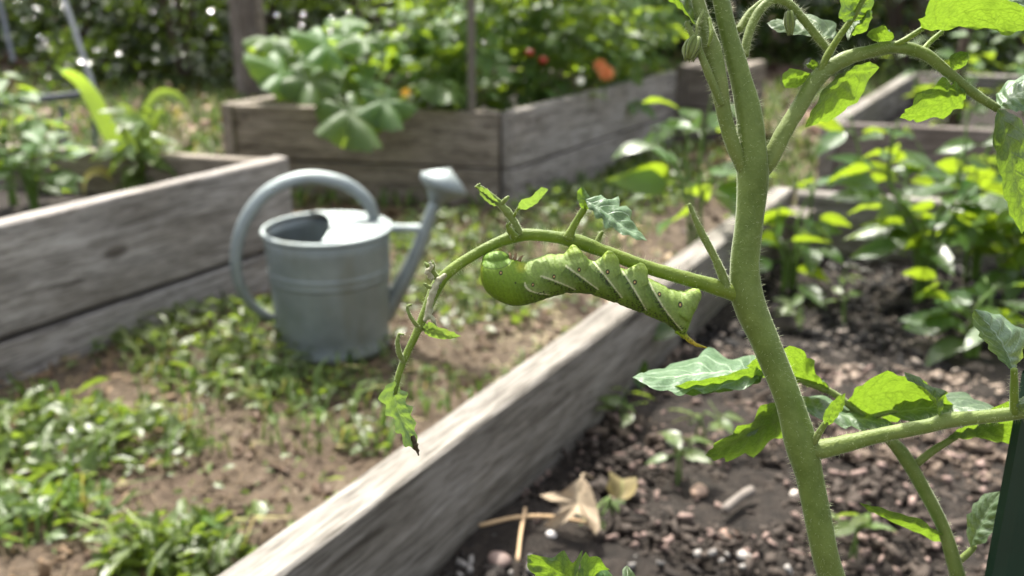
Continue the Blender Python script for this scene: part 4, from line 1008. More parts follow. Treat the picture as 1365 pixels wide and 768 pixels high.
flower(774, 108, 2.70, .014, M['petal_white'], 'small white flower beside the marigolds', npet=8, layers=2)
def stake(px, pyb, zb, top, r, label, mat='stake', name='garden_stake'):
    b = G(px, pyb, ZT + .005) + Vector((0, .07, 0)); b.z = zb; n = 6
    o = wpart(name, *tube([b - Vector((0, 0, .05)), b + Vector((.004, 0, top * .5)), b + Vector((0, .01, top))], [r, r * .97, r * .9], 7, 12, bump=.08, seed=px), M[mat], None)
    tag(o, label, 'stake', 'garden stakes'); return o
stake(627, 150, .17, 1.2, .0115, 'thin grey wooden stake among the tomato plants in the middle bed')
stake(1287, 150, .17, 1.2, .013, 'dark stake in the bushy bed behind the pepper plants', 'woody')
# crop of the bed behind the peppers
rx = WD * 1.3; ry = UD * 1.3
for k, (s, t, h) in enumerate(((.22, .25, .32), (.55, .3, .42), (.85, .3, .4), (.35, .7, .42), (.75, .75, .45))):
    p = r_c + rx * s + ry * t; p.z = .17
    bush('bush_bean', ['low bean bush in the near corner of the dark bed', 'bean bush beside the dark stake', 'bean bush at the outer end of the dark bed', 'bean bush at the back of the dark bed', 'taller bean bush at the back corner of the dark bed'][k], 'bean plant', p, h, .2, 6, BSH, 85, (.8, 1.2), (-.5, .3), seed=300 + k, group='bean bushes in the dark bed', tmin=.1, srad=.003)
# left bed plants
def lb(px, py, z=.165): p = G(px, py, z); p.z = z; return p
bush('strawberry_plant', 'bushy pale-leaved plant at the inner side of the plank in the left bed'.replace('left bed', 'bed by the can'), 'plant', lb(48, 286), .19, .11, 9, STRW, 50, (.8, 1.15), (-.3, .3), seed=41, tmin=.35, srad=.003, group='leafy plants in the bed by the can')
bush('strawberry_plant', 'taller broad-leaved plant in front of the steel trellis', 'plant', lb(18, 270), .30, .07, 5, STRW, 26, (.8, 1.15), (-.4, .2), seed=43, tmin=.72, srad=.004, group='leafy plants in the bed by the can')
bush('leafy_plant', 'upright bright-leaved plant beside the strap-leaved one', 'plant', lb(196, 262), .2, .04, 6, WEED, 46, (1.7, 2.6), (-.9, .4), seed=47, tmin=.3, srad=.004)
def strap_plant():
    root = empty('strap_leaved_plant', lb(185, 259)); tag(root, 'strap-leaved plant with arching green and yellowed blades behind the plank', 'plant')
    d0 = (root.location - CAM).dot(FWD)
    def strap(pts, w_, mat, tw=0):
        p = cr([P(x, y, d0 + dd) for x, y, dd in pts], 22); V = []; UV = []; Fc = []
        for i, q in enumerate(p):
            t = (p[min(i + 1, 21)] - p[max(i - 1, 0)]).normalized(); s = t.cross(Vector((.15 + tw, 1, -.3))).normalized(); n = t.cross(s); u = i / 21
            hw = .95 * w_ / F * d0 / 2 * (.35 + .65 * math.sin(math.pi * min(1, u * .9 + .1)) ** .6) * (1 - u ** 6)
            for j in (-1, 0, 1): V.append(q + s * (hw * j) + n * (abs(j) * hw * .35)); UV.append((.5 + .5 * j, u))
        for i in range(21):
            for j in range(2): Fc.append((i * 3 + j, i * 3 + j + 1, (i + 1) * 3 + j + 1, (i + 1) * 3 + j))
        wpart('leaf', V, Fc, mat, root, True, UV)
    G_, D_ = M['strap_leaf'], M['strap_dry']
    strap([(178, 250, 0), (160, 200, 0), (135, 150, -.01), (112, 112, -.02), (88, 95, -.05), (70, 88, -.1)], 26, G_)
    strap([(182, 250, .01), (178, 205, .02), (165, 165, .03), (150, 130, .05)], 18, G_)
    strap([(186, 250, 0), (190, 190, .02), (198, 145, .03), (215, 124, .03), (240, 130, .02), (262, 165, 0)], 15, G_)
    strap([(190, 250, 0), (195, 200, 0), (208, 165, 0), (216, 150, 0), (222, 185, -.02)], 17, G_)
    strap([(185, 250, 0), (182, 190, 0), (175, 150, 0), (160, 142, 0), (148, 150, -.02)], 18, G_)
    strap([(175, 255, 0), (158, 240, -.01), (135, 228, -.02), (116, 236, -.03), (112, 262, -.04)], 13, D_, .3)
    strap([(195, 255, 0), (212, 228, -.01), (235, 212, -.02), (255, 216, -.03), (262, 226, -.03)], 13, D_, .3)
strap_plant()

# ------------------------------------------------------------------ posts, trellis
def boxbar(a, b, w_, t_, roll=0):
    a, b = Vector(a), Vector(b); d = (b - a).normalized(); x = d.cross(Vector((0, 0, 1)))
    x = x.normalized() if x.length > .05 else Vector((1, 0, 0)); y = x.cross(d)
    x, y = x * math.cos(roll) + y * math.sin(roll), y * math.cos(roll) - x * math.sin(roll)
    V = [];  c = .18
    for p in (a, b):
        for sx, sy in ((-1 + c, -1), (1 - c, -1), (1, -1 + c), (1, 1 - c), (1 - c, 1), (-1 + c, 1), (-1, 1 - c), (-1, -1 + c)): V.append(p + x * sx * w_ / 2 + y * sy * t_ / 2)
    Fc = [(k, (k + 1) % 8, 8 + (k + 1) % 8, 8 + k) for k in range(8)] + [tuple(range(8))[::-1], tuple(range(8, 16))]
    return V, Fc
pz = G(337, 132, 0)
root = empty('fence_post', pz); tag(root, 'weathered square wooden post standing beyond the squash bed', 'post')
o = link('post', board(1.9, .115, .115, 77, .004), root, M['wood_dark']); o.rotation_euler = (0, R(-90), R(38)); o.location = (0, 0, .85)
v, f = boxbar((.075, -.02, -.05), (.075, -.02, 1.7), .03, .03); link('batten', mesh(v, f, False), root, M['wood_brown'])
tr = empty('trellis_frame', G(60, 190, 0)); tag(tr, 'leaning grey steel trellis frame behind the bed by the can', 'trellis')
dT = 2.65
for nm, a, b, w_ in (('leg', (128, 128, dT), (82, -12, dT + .1), .014), ('leg', (18, 82, dT + .25), (-4, -12, dT + .3), .013), ('crossbar', (-30, 142, dT), (124, 124, dT + .02), .026), ('leg', (82, 140, dT), (86, 235, dT), .010), ('leg', (124, 124, dT + .02), (128, 215, dT + .02), .008)):
    v, f = boxbar(P(*a), P(*b), w_, w_ * .7); wpart(nm, v, f, M['steel'], tr, False)
# green plastic-coated post by the tomato plant
gp = P(1376, 640, .40); ztop = P(1370, 470, .40).z
root = empty('green_post', Vector((gp.x, gp.y, .150))); tag(root, 'dark green painted garden post under the side branch of the hairy tomato', 'post')
V = []; Fc = []
prof = [(-.0135, -.002), (-.0125, -.006), (-.008, -.0075), (.008, -.0075), (.020, -.0075), (.030, -.006), (.034, .004), (.0325, .0055), (.029, -.0035), (.020, -.005), (-.008, -.005), (-.011, -.0035), (-.012, .0)]
zs = [-.05, 0, .1, .2, .3, .355]
for z in zs:
    for x, y in prof: V.append(Vector((x, y, z)))
m_ = len(prof)
for i in range(len(zs) - 1):
    for k in range(m_): Fc.append((i * m_ + k, i * m_ + (k + 1) % m_, (i + 1) * m_ + (k + 1) % m_, (i + 1) * m_ + k))
link('channel', mesh(V, Fc, False), root, M['green_post'])
hm = MB()
for z in (.08, .14, .2, .26, .32):
    v, f = tube([(.012, -.0085, z), (.012, -.0068, z)], [.003, .003], 10, 3); hm.add(v, f)
o = link('rivet', mesh(hm.v, hm.f), root, M['green_post'])

# ------------------------------------------------------------------ loose things on the soil
def soil_h(x, y):
    p = Vector((x, y, 0)); return SZ + .012 * mnoise.noise(p * 7) + .007 * mnoise.noise(p * 24) + .005 * mnoise.noise(p * 60)
def oak_leaf():
    pc = near(768, 672); hz = max(soil_h(pc.x + a * .02, pc.y + b * .02) for a in (-1, 0, 1) for b in (-1, 0, 1)) + .010
    tr_ = [(735, 415), (700, 440), (665, 470), (625, 472), (585, 480), (620, 500), (655, 512), (662, 532), (628, 560), (600, 590), (640, 600), (690, 565), (718, 542), (745, 562), (765, 595), (782, 620), (800, 600), (795, 560), (788, 520), (770, 460), (752, 430)]
    pts = [(500 + x / 2.666, 480 + y / 2.666) for x, y in tr_]; cx_, cy_ = 500 + 720 / 2.666, 480 + 505 / 2.666
    def at(x, y, k, s): return G(x, y, hz + (712 - y) / 75 * .028 + .003 * math.sin(k * 1.7) * s + .003 * s)
    V = [at(cx_, cy_, 0, 0)]; UV = [(.5, .5)]; n = len(pts); Fc = []
    for k, (x, y) in enumerate(pts):
        for s in (.5, 1): V.append(at(cx_ + (x - cx_) * s, cy_ + (y - cy_) * s, k, s)); UV.append((.5 + (x - cx_) * s / 120, .5 + (y - cy_) * s / 120))
    for k in range(n):
        a, b = 1 + 2 * k, 1 + 2 * ((k + 1) % n); Fc += [(0, b, a), (a, b, b + 1, a + 1)]
    st = len(V); v, f = tube([V[1], V[2], V[2] + Vector((.004, .012, -.004)), V[2] + Vector((.012, .022, -.014))], [.0014, .0013, .001, .001], 5, 8); V += v; UV += [(.5, .5)] * len(v); Fc += [tuple(q + st for q in t) for t in f]
    o = wpart('oak_leaf', V, Fc, M['dry_leaf'], None, True, UV)
    tag(o, 'dry tan lobed oak leaf lying on the dark mulch', 'dry leaf')
    o2 = link('curled_leaf', mesh([Vector((x * .014 - .002 * abs(y), y * .011, .006 + .006 * abs(x) ** 1.5 + .003 * math.sin(x * 5 + y))) for y in (-2, -1, 0, 1, 2) for x in (-2, -1.2, 0, 1.3, 1.9)], [(j * 5 + i, j * 5 + i + 1, j * 5 + i + 6, j * 5 + i + 5) for j in range(4) for i in range(4)], True, [(i / 4, j / 4) for j in range(5) for i in range(5)]), None, leaf_mat('curled_dry_leaf', lin(112, 98, 62), lin(140, 122, 84), lin(140, 124, 60), trans=.3, rough=.7, veins=4, scale=40))
    p = near(828, 672); o2.scale = (.5, .5, .8); o2.location = (p.x, p.y, soil_h(p.x, p.y) + .010); o2.rotation_euler = (R(24), R(8), R(-10)); tag(o2, 'yellowish curled dead leaf touching the oak leaf', 'dry leaf')
oak_leaf()
def twig(pts, r, label, col, name='dry_stem'):
    p = [near(x, y) + Vector((0, 0, h)) for x, y, h in pts]
    o = wpart(name, *tube(p, [r] * len(p), 6, 14, bump=.2, seed=r * 999), plain_mat(name, lin(*col), .7, nscale=60, var=.3), None); tag(o, label, 'twig')
twig([(640, 718, .014), (690, 712, .018), (740, 712, .018), (795, 717, .014)], .0018, 'straw-coloured dry stem lying across the mulch', (190, 160, 120))
twig([(700, 700, .018), (694, 735, .018), (690, 768, .016)], .0016, 'short straw-coloured stem crossing the longer one', (186, 158, 122))
twig([(965, 695, .012), (985, 680, .014), (1000, 668, .012)], .005, 'short grey stick on the mulch', (104, 96, 88), 'stick')
twig([(650, 640, .014), (680, 622, .016), (700, 605, .014)], .004, 'brown stick lying beside the plank', (112, 92, 74), 'stick')
def pebble(x, y, r, colr, label):
    rg = random.Random(int(x * 7 + y)); bm = bmesh.new(); bmesh.ops.create_icosphere(bm, subdivisions=2, radius=r)
    for v in bm.verts: v.co = Vector((v.co.x * 1.25, v.co.y * .95, v.co.z * .6)) * (1 + .25 * mnoise.noise(v.co / r * 1.1 + Vector((x, y, 0))))
    me = bpy.data.meshes.new('m'); bm.to_mesh(me); bm.free(); me.polygons.foreach_set('use_smooth', [True] * len(me.polygons))
    o = link('pebble', me, None, plain_mat('pebble', lin(*colr), .7, nscale=80, var=.3)); q = near(x, y); o.location = (q.x, q.y, soil_h(q.x, q.y) + r * .4); o.rotation_euler = (0, 0, rg.uniform(0, 3)); tag(o, label, 'pebble', 'pebbles on the mulch')
pebble(967, 718, .011, (120, 96, 82), 'largest pinkish pebble on the mulch'); pebble(932, 660, .009, (144, 120, 102), 'small pink pebble beside the weed seedling'); pebble(735, 722, .0045, (205, 200, 196), 'small white pebble beside the dry stem'); pebble(665, 755, .010, (118, 100, 92), 'rosy pebble next to the plank'); pebble(1060, 660, .005, (190, 180, 168), 'pale pebble beside the tomato stem')

# scattered debris meshes -------------------------------------------------
def chips(name, pos, size, cols, flat, label, parent=None, mat='debris', seed=0):
    rg = np.random.default_rng(seed); N = len(pos)
    cube = np.array([[-1, -1, -1], [1, -1, -1], [1, 1, -1], [-1, 1, -1], [-1, -1, 1], [1, -1, 1], [1, 1, 1], [-1, 1, 1]], float)
    fc = np.array([[0, 3, 2, 1], [4, 5, 6, 7], [0, 1, 5, 4], [1, 2, 6, 5], [2, 3, 7, 6], [3, 0, 4, 7]])
    v = cube[None] * (1 + rg.uniform(-.45, .25, (N, 8, 3)))
    v[:, :, 0] *= (size * np.exp(rg.normal(.25, .45, N)))[:, None]; v[:, :, 1] *= (size * rg.uniform(.5, 1.1, N))[:, None]; v[:, :, 2] *= (size * flat)[:, None]
    ax = rg.normal(0, .45, (N, 2)); az = rg.uniform(0, 6.28, N)
    out = np.empty_like(v)
    cx, sx, cy_, sy_, cz, sz = np.cos(ax[:, 0]), np.sin(ax[:, 0]), np.cos(ax[:, 1]), np.sin(ax[:, 1]), np.cos(az), np.sin(az)
    y = v[:, :, 1] * cx[:, None] - v[:, :, 2] * sx[:, None]; z = v[:, :, 1] * sx[:, None] + v[:, :, 2] * cx[:, None]; x = v[:, :, 0]
    x2 = x * cy_[:, None] + z * sy_[:, None]; z2 = -x * sy_[:, None] + z * cy_[:, None]
    out[:, :, 0] = x2 * cz[:, None] - y * sz[:, None]; out[:, :, 1] = x2 * sz[:, None] + y * cz[:, None]; out[:, :, 2] = z2
    out += pos[:, None, :]
    F_ = (fc[None] + (np.arange(N) * 8)[:, None, None]).reshape(-1, 4)
    C_ = np.repeat(np.concatenate([cols, np.ones((N, 1))], 1), 8, 0)
    return fast_mesh(name, out.reshape(-1, 3), F_, C_, M[mat], label, parent)
def fast_mesh(name, V, F_, C_, mat, label, parent=None, UV=None, smooth=False):
    me = bpy.data.meshes.new('m'); me.vertices.add(len(V)); me.vertices.foreach_set('co', np.asarray(V, np.float32).ravel())
    k = F_.shape[1]; me.loops.add(F_.size); me.loops.foreach_set('vertex_index', F_.astype(np.int32).ravel())
    me.polygons.add(len(F_)); me.polygons.foreach_set('loop_start', np.arange(0, F_.size, k, dtype=np.int32)); me.polygons.foreach_set('loop_total', np.full(len(F_), k, dtype=np.int32))
    if smooth: me.polygons.foreach_set('use_smooth', np.ones(len(F_), dtype=bool))
    me.update(calc_edges=True)
    if C_ is not None:
        a = me.color_attributes.new('Col', 'FLOAT_COLOR', 'POINT'); a.data.foreach_set('color', np.asarray(C_, np.float32).ravel())
    if UV is not None:
        l = me.uv_layers.new(name='UVMap'); l.data.foreach_set('uv', np.asarray(UV, np.float32)[F_.ravel()].ravel())
    if label is None and parent is None and name is None:
        me.materials.append(mat); return me
    o = link(name, me, parent, mat)
    if label: o['label'] = label
    o['kind'] = 'stuff'
    return o
def palette(N, pal, seed):
    rg = np.random.default_rng(seed); P_ = np.array([lin(*c)[:3] for c, w_ in pal]); pw = np.array([w_ for c, w_ in pal], float); pw /= pw.sum()
    return np.clip(P_[rg.choice(len(pal), N, p=pw)] * rg.uniform(.35, .85, (N, 1)), 0, 1)
def soil_pts(N, seed, z0=SZ, bias=1.6):
    rg = np.random.default_rng(seed)
    a = np.array(n_near + UD * .55); u = np.array(UD) * 1.28; w_ = np.array(WD) * 1.16
    s = rg.random(N) ** bias; t = rg.random(N); p = a + s[:, None] * u + (t[:, None] * .985 + .04) * w_
    p[:, 2] = z0 + np.array([.012 * mnoise.noise(Vector(q) * 7) + .007 * mnoise.noise(Vector(q) * 24) for q in p]) ; return p, rg
p, rg = soil_pts(25000, 1); p[:, 2] += rg.uniform(-.002, .006, len(p))
chips('wood_mulch', p, np.clip(.0020 * np.exp(rg.normal(0, .6, len(p))), .0007, .0075), palette(len(p), [((58, 50, 44), 6), ((86, 74, 64), 3.4), ((132, 114, 98), 2.4), ((184, 164, 146), 1.1), ((34, 30, 28), 5)], 1), .45, 'dark brown wood mulch crumbs covering the bed soil', seed=1)
p, rg = soil_pts(2600, 2); p[:, 2] += rg.uniform(.002, .009, len(p))
chips('fine_gravel', p, rg.uniform(.0016, .0038, len(p)), palette(len(p), [((206, 200, 192), 3), ((176, 150, 138), 3), ((186, 172, 158), 2), ((215, 210, 204), .5)], 2), .7, 'pale gravel and perlite grains scattered on the bed soil', seed=2)
# path litter
def ground_pts(N, seed, box):
    rg = np.random.default_rng(seed); x0, x1, y0, y1 = box
    p = np.stack([rg.uniform(x0, x1, N), rg.uniform(y0, y1, N), np.zeros(N)], 1)
    p[:, 2] = np.array([.014 * mnoise.noise(Vector((q[0] * 2.2, q[1] * 2.2, 0))) + .008 * mnoise.noise(Vector((q[0] * 9, q[1] * 9, 3))) for q in p]); return p, rg
p, rg = ground_pts(11000, 3, (-1.3, .9, .6, 3.2)); p[:, 2] += .001
chips('leaf_litter', p, np.clip(.0034 * np.exp(rg.normal(0, .55, len(p))), .001, .012), palette(len(p), [((140, 110, 82), 4), ((168, 138, 104), 2), ((116, 90, 66), 5), ((196, 172, 134), 1.2), ((78, 60, 46), 4)], 3), .12, 'dry brown leaf crumbs littering the dirt path', mat='litter', seed=3)
p, rg = ground_pts(6000, 4, (-5, 6, 3.0, 9.5)); p[:, 2] += .004
chips('leaf_litter', p, rg.uniform(.012, .034, len(p)), palette(len(p), [((140, 104, 80), 4), ((170, 134, 104), 3), ((104, 78, 60), 4), ((198, 170, 140), 1.3)], 4), .1, 'fallen brown leaves on the ground under the woodland edge', mat='litter', seed=4)

p, rg = ground_pts(5000, 8, (-1.2, .6, .6, 2.6)); p[:, 2] += .004
V_ = len(p); az = rg.uniform(0, 6.28, V_); L_ = rg.uniform(.012, .05, V_); w_ = rg.uniform(.0006, .0014, V_)
d_ = np.stack([np.cos(az), np.sin(az), rg.normal(0, .12, V_)], 1) * L_[:, None] * .5; s_ = np.stack([-np.sin(az), np.cos(az), np.zeros(V_)], 1) * w_[:, None]; z_ = np.array([0, 0, .0012])
sv4 = np.stack([p - d_ - s_, p - d_ + s_, p + d_ + s_, p + d_ - s_, p - d_ + z_, p + d_ + z_], 1).reshape(-1, 3)
sf = (np.array([[0, 4, 5, 3], [4, 1, 2, 5], [0, 3, 2, 1]])[None] + (np.arange(V_) * 6)[:, None, None]).reshape(-1, 4)
fast_mesh('straw', sv4, sf, np.repeat(np.concatenate([palette(V_, [((180, 158, 118), 3), ((140, 118, 88), 4), ((205, 188, 150), .8), ((100, 84, 66), 3)], 8) * 1.2, np.ones((V_, 1))], 1), 6, 0), M['litter'], 'dry straw and grass stems strewn over the dirt path')
def blades(pos, h, w_, cols, seed, curve=.6):
    rg = np.random.default_rng(seed); N = len(pos); az = rg.uniform(0, 6.28, N); lean = rg.uniform(.15, curve, N)
    d = np.stack([np.cos(az), np.sin(az), np.zeros(N)], 1); s = np.stack([-np.sin(az), np.cos(az), np.zeros(N)], 1); z = np.array([0, 0, 1.0])
    b = pos; m = pos + d * (h * lean * .35)[:, None] + z * (h * .62)[:, None]; t = pos + d * (h * lean * 1.15)[:, None] + z * (h * (1 - .45 * lean))[:, None]
    V = np.stack([b - s * w_[:, None] * .5, b + s * w_[:, None] * .5, m + s * w_[:, None] * .45, m - s * w_[:, None] * .45, t + s * w_[:, None] * .06, t - s * w_[:, None] * .06], 1)
    F_ = (np.array([[0, 1, 2, 3], [3, 2, 4, 5]])[None] + (np.arange(N) * 6)[:, None, None]).reshape(-1, 4)
    return V.reshape(-1, 3), F_, np.repeat(np.concatenate([cols, np.ones((N, 1))], 1), 6, 0)
def inside_bed(p):
    out = np.zeros(len(p), bool)
    for (a, u, v_) in ((n_near, n_far - n_near, WD * 1.25), (l_near - WD * 1.15, WD * 1.15, l_far - l_near), (b_l, b_c - b_l, b_r - b_c), (r_c, WD * 1.3, UD * 1.3), (f_c, WD * .24, UD * .28)):
        A = np.array([[u.x, v_.x], [u.y, v_.y]]); q = np.linalg.solve(A, (p[:, :2] - np.array([a.x, a.y])).T); out |= (q[0] > -.02) & (q[0] < 1.02) & (q[1] > -.02) & (q[1] < 1.02)
    return out
gpal = [((104, 132, 58), 4), ((134, 152, 78), 3), ((80, 110, 50), 3), ((176, 168, 112), 1.2)]
def cover(p, f, thr):
    return np.array([mnoise.noise(Vector((q[0] * f, q[1] * f, 5))) for q in p]) > thr
p, rg = ground_pts(9000, 5, (-1.3, .9, 1.2, 3.3)); p = p[~inside_bed(p) & cover(p, 2.6, .08)]
V, F_, C_ = blades(p, rg.uniform(.02, .06, len(p)), rg.uniform(.003, .006, len(p)), palette(len(p), gpal, 5), 5, .9)
fast_mesh('grass', V, F_, C_, M['grass'], 'thin patchy grass growing along the dirt path')
p, rg = ground_pts(42000, 6, (-3.4, 5.5, 2.6, 7.5)); p = p[~inside_bed(p) & cover(p, 1.1, -.35)]
V, F_, C_ = blades(p, rg.uniform(.03, .075, len(p)), rg.uniform(.006, .012, len(p)), palette(len(p), gpal, 6), 6, .9)
fast_mesh('grass', V, F_, C_, M['grass'], 'short rough grass between the beds and the woodland')

# weed clumps on the path ---------------------------------------------------
def leaf_cloud(pos, d, up, L, W):
    """flat arrays of small kite leaves with a centre fold: 5 verts, 2 quads"""
    d = d / np.linalg.norm(d, axis=1, keepdims=True); x = np.cross(d, up); x /= np.linalg.norm(x, axis=1, keepdims=True) + 1e-9; z = np.cross(x, d)
    L = L[:, None]; W = W[:, None]
    V = np.stack([pos, pos + d * L * .42 - x * W * .5 + z * W * .16, pos + d * L * .46, pos + d * L * .42 + x * W * .5 + z * W * .16, pos + d * L - z * L * .16, pos + d * L * .76 - x * W * .36 + z * W * .05, pos + d * L * .76 + x * W * .36 + z * W * .05], 1)
    F_ = (np.array([[0, 2, 1, 1], [0, 3, 2, 2], [1, 2, 4, 5], [2, 3, 6, 4]])[None] + (np.arange(len(pos)) * 7)[:, None, None]).reshape(-1, 4)
    F_ = F_.copy(); UV = np.tile(np.array([[.5, 0], [0, .42], [.5, .46], [1, .42], [.5, 1], [.1, .76], [.9, .76]]), (len(pos), 1))
    # split the degenerate quads into triangles
    T = []
    base = (np.arange(len(pos)) * 7)[:, None, None]
    tri = np.array([[0, 2, 1], [0, 3, 2], [1, 2, 5], [2, 4, 5], [2, 3, 6], [2, 6, 4]])
    return V.reshape(-1, 3), (tri[None] + base).reshape(-1, 3), UV
p, rg = ground_pts(5200, 9, (-1.25, .8, .7, 3.0)); p = p[~inside_bed(p) & cover(p, 3.4, -.05)]; n_ = len(p); p[:, 2] += rg.uniform(.004, .022, n_)
az = rg.uniform(0, 6.28, n_); sc_ = np.exp(rg.normal(0, .4, n_))
V, F_, UV = leaf_cloud(p, np.stack([np.cos(az), np.sin(az), rg.uniform(-.3, .7, n_)], 1), np.stack([rg.normal(0, .7, n_), rg.normal(0, .7, n_), np.ones(n_)], 1), .014 * sc_, .007 * sc_)
fast_mesh('ground_cover', V, F_, None, M['weed_leaf'], 'tiny sprouts scattered thinly over the dirt path', None, UV, True)
def weed(px, py, rx_, ry_, n, label, hmax=.05, L=.022, seed=0):
    n = int(n * .72); rg = np.random.default_rng(seed); c = G(px, py, 0)
    a = rg.uniform(0, 6.28, n); r = np.sqrt(rg.random(n)); qx = px + np.cos(a) * r * rx_; qy = py + np.sin(a) * r * ry_
    pos = np.array([G(x, y, 0) for x, y in zip(qx, qy)]) - np.array(c)
    pos[:, 2] = rg.uniform(.004, hmax, n) * (1.1 - r ** 2 * .8)
    az = rg.uniform(0, 6.28, n); d = np.stack([np.cos(az), np.sin(az), rg.uniform(-.3, .6, n)], 1); up = np.stack([rg.normal(0, .75, n), rg.normal(0, .75, n), np.ones(n)], 1)
    V, F_, UV = leaf_cloud(pos, d, up, L * np.exp(rg.normal(0, .4, n)), L * .5 * np.exp(rg.normal(0, .4, n)))
    root = empty('weed_clump', c); tag(root, label, 'weeds', 'weed clumps on the path')
    o = fast_mesh('leaves', V, F_, None, M['weed_leaf'], None, root, UV, True)
    # stalks
    m = MB()
    for k in range(min(60, n // 6)):
        b = Vector(pos[k]); v, f = tube([Vector((b.x * .9, b.y * .9, -.01)), b * .95 + Vector((0, 0, .0)), b], [.0011, .0009, .0007], 4, 4, cap=False); m.add(v, f)
    o2 = link('stalks', mesh(m.v, m.f), root, M['plant_stem']); o2['kind'] = 'stuff'
    # blades
    k = n // 5; V, F_, C_ = blades(pos[:k] * np.array([1, 1, 0]), rg.uniform(.03, .085, k), rg.uniform(.003, .006, k), palette(k, gpal, seed), seed, .9)
    fast_mesh('blades', V, F_, C_, M['grass'], None, root)
weed(300, 470, 130, 62, 620, 'thick broad-leaved weed clump between the plank and the watering can', .065, .026, 1)
weed(400, 528, 90, 30, 200, 'low weeds at the foot of the watering can', .03, .02, 2)
weed(70, 590, 110, 55, 460, 'leafy weed clump against the base of the grey planks', .05, .026, 3)
weed(190, 590, 70, 40, 200, 'sprawling pale weeds on dry litter beside the larger clump', .04, .022, 4)
weed(60, 690, 110, 45, 240, 'thin weeds among straw on the path', .035, .024, 5)
weed(235, 745, 95, 42, 300, 'weed clump near the end of the near plank', .04, .026, 6)
weed(640, 395, 110, 42, 420, 'weed patch on the path behind the hornworm', .05, .024, 7)
weed(600, 315, 90, 30, 300, 'weeds growing in front of the middle bed corner', .06, .026, 8)
weed(760, 285, 90, 34, 320, 'grassy weeds along the side of the middle bed', .07, .028, 9)
weed(490, 590, 45, 22, 70, 'sparse sprouts in the bare dirt beside the near plank', .025, .018, 10)
weed(870, 250, 60, 40, 220, 'tufted weeds at the far end of the path', .07, .028, 11)
weed(320, 240, 60, 22, 160, 'shaded weeds in the gap behind the watering can handle', .06, .028, 12)

# ------------------------------------------------------------------ woodland edge
def shrub_mesh(seed, n, rx_, rz_, L, uj=.55):
    rg = np.random.default_rng(seed); nc = 34
    th = rg.uniform(0, 6.28, nc); ph = rg.uniform(.05, 1, nc); rr = rg.uniform(.55, 1.0, nc)
    cc = np.stack([np.cos(th) * np.sqrt(1 - (ph * .9) ** 2) * rx_ * rr, np.sin(th) * np.sqrt(1 - (ph * .9) ** 2) * rx_ * rr, rz_ * ph], 1)
    k = rg.integers(0, nc, n); pos = cc[k] + rg.normal(0, 1, (n, 3)) * np.array([rx_ * .20, rx_ * .20, rz_ * .12]); pos[:, 2] = np.abs(pos[:, 2]) + .02
    d = rg.normal(0, 1, (n, 3)) + pos / np.linalg.norm(pos, axis=1, keepdims=True) * .6; d[:, 2] -= .25
    up = rg.normal(0, uj, (n, 3)); up[:, 2] += 1; d[:, 2] *= uj / .55
    V, F_, UV = leaf_cloud(pos, d, up, L * rg.uniform(.6, 1.4, n), L * .5 * rg.uniform(.7, 1.3, n))
    return fast_mesh(None, V, F_, None, M['shrub_leaf'], None, None, UV, True)
SH = [shrub_mesh(400 + k, 2600, .85, 1.7, .10) for k in range(3)] + [shrub_mesh(420 + k, 1000, .6, .6, .07, .33) for k in range(2)]
def shrub(x, y, s, k, label):
    root = empty('shrub', Vector((x, y, 0))); tag(root, label, 'shrub', 'shrubs along the woodland edge')
    o = link('foliage', SH[k], root); o['kind'] = 'stuff'; o.scale = (s, s, s); o.rotation_euler = (0, 0, rnd.uniform(0, 6))
    for q in range(5):
        a = rnd.uniform(0, 6.28); v, f = tube([(0, 0, -.05), (math.cos(a) * .15 * s, math.sin(a) * .15 * s, .5 * s), (math.cos(a) * .5 * s, math.sin(a) * .5 * s, 1.2 * s)], [.025, .018, .008], 6, 8)
        link('stem', mesh(v, f), root, M['woody'])
spots = [(-3.9, 6.9, 1.0, 'dark shrub at the outer end of the woodland edge beyond the trellis'), (-3.0, 7.3, 1.1, 'dark glossy shrub behind the steel trellis'), (-2.0, 7.3, 1.0, 'dense dark shrub beyond the strap-leaved plant'), (-1.35, 7.7, 1.15, 'dark shrub with sun flecks beside the square post'), (-.7, 7.2, .95, 'shrub behind the square post'), (.2, 6.9, 1.1, 'shrub behind the squash bed'), (1.1, 7.2, 1.15, 'shrub behind the tomato plants'), (2.0, 7.0, 1.0, 'shrub behind the far dark bed'), (3.0, 7.6, 1.2, 'shrub beyond the bean bushes'), (4.0, 7.0, 1.1, 'shrub beyond the dark stake'), (5.0, 7.4, 1.2, 'shrub at the outer end of the woodland edge beyond the bean bed'), (-2.6, 8.6, 1.5, 'tall shrub in the second row beyond the trellis'), (-.4, 8.8, 1.6, 'tall shrub in the second row behind the post'), (1.6, 8.9, 1.5, 'tall shrub in the second row behind the tomatoes'), (3.6, 9.2, 1.6, 'tall shrub in the second row behind the beans'), (-4.8, 8.2, 1.5, 'tall shrub at the end of the second row')]
for k, (x, y, s, lb_) in enumerate(spots): shrub(x, y, s, k % 3, lb_)
for k, (x, y, s, lb_) in enumerate(((-1.75, 5.3, 1.0, 'low sunlit undergrowth bush beyond the strap-leaved plant'), (-1.3, 5.7, 1.15, 'low sunlit undergrowth bush just beside the square post'), (-2.5, 5.8, .9, 'low undergrowth bush beyond the trellis bar'), (-.75, 5.4, .9, 'low undergrowth bush behind the squash stalks'), (-1.9, 6.1, 1.3, 'taller sunlit undergrowth bush in front of the dark shrubs'), (2.3, 5.9, 1.0, 'low undergrowth bush beyond the far dark bed'), (3.2, 6.2, 1.1, 'low undergrowth bush beyond the bean bushes'))): shrub(x, y, s, 3 + k % 2, lb_)
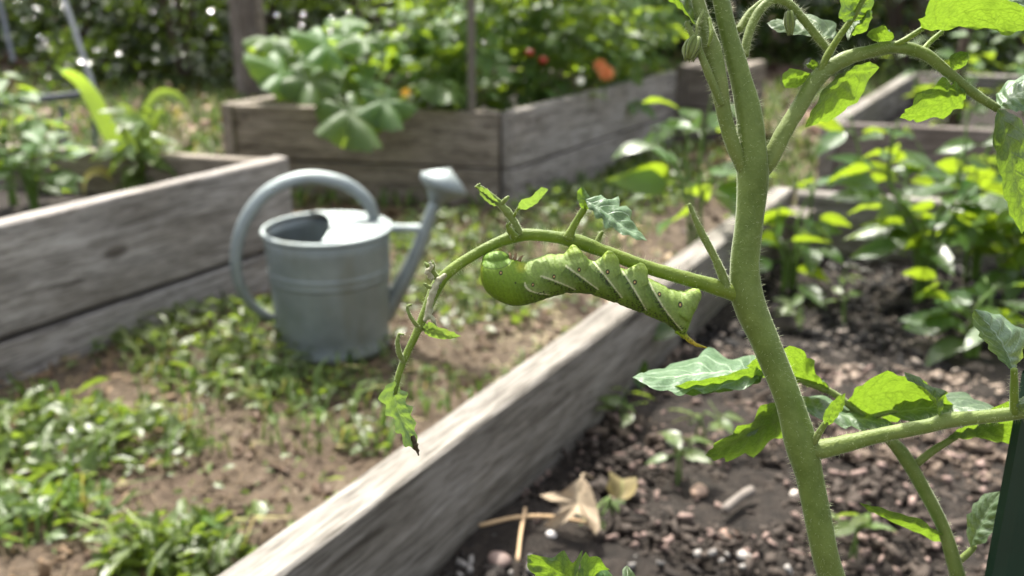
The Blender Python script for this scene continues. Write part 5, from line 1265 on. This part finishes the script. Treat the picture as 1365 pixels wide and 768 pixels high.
def crown_mesh(seed, n):
    rg = np.random.default_rng(seed); nc = 46; cc = rg.normal(0, 1, (nc, 3)); cc /= np.linalg.norm(cc, axis=1, keepdims=True); cc *= rg.uniform(.45, 1, (nc, 1)) * np.array([2.2, 2.2, 1.7])
    pos = cc[rg.integers(0, nc, n)] + rg.normal(0, .36, (n, 3)); d = rg.normal(0, 1, (n, 3)); d[:, 2] -= .4; up = rg.normal(0, .6, (n, 3)); up[:, 2] += 1
    V, F_, UV = leaf_cloud(pos, d, up, .19 * rg.uniform(.6, 1.4, n), .11 * rg.uniform(.7, 1.3, n)); return fast_mesh(None, V, F_, None, M['shrub_leaf'], None, None, UV, True)
CR = [crown_mesh(500, 1500), crown_mesh(501, 1500)]
def tree(x, y, h, r, k, label):
    root = empty('woodland_tree', Vector((x, y, 0))); tag(root, label, 'tree', 'trees of the woodland')
    v, f = tube([(0, 0, -.1), (.03, 0, .5), (.05, .04, h * .5), (0, .1, h)], [r * 1.35, r, r * .8, r * .35], 12, 24, bump=.15, seed=x); t = link('trunk', mesh(v, f), root, M['woody'])
    for q in range(6):
        a = q * 1.05 + x; v, f = tube([(0, .05, h * .62 + q * .1), (math.cos(a) * .8, math.sin(a) * .8, h * .8 + q * .1), (math.cos(a) * 1.8, math.sin(a) * 1.8, h * .95)], [r * .4, r * .25, r * .08], 6, 8); link('limb', mesh(v, f), t, M['woody'])
    o = link('crown', CR[k], root); o['kind'] = 'stuff'; o.location = (0, 0, h + .5)
for k, (x, y, h, r, lb_) in enumerate(((-4.4, 11, 5.0, .14, 'woodland tree beyond the trellis'), (-3.0, 12.6, 5.4, .15, 'woodland tree behind the sun-flecked shrub'), (.7, 11, 5.2, .13, 'woodland tree behind the squash bed'), (3.1, 10.3, 5.0, .13, 'slim dark tree trunk behind the forked tomato stem'), (4.2, 10.6, 5.3, .14, 'dark tree trunk above the bright tomato branch'), (6.4, 11, 5.2, .15, 'woodland tree beyond the bean bed'))):
    tree(x, y, h, r, k % 2, lb_)
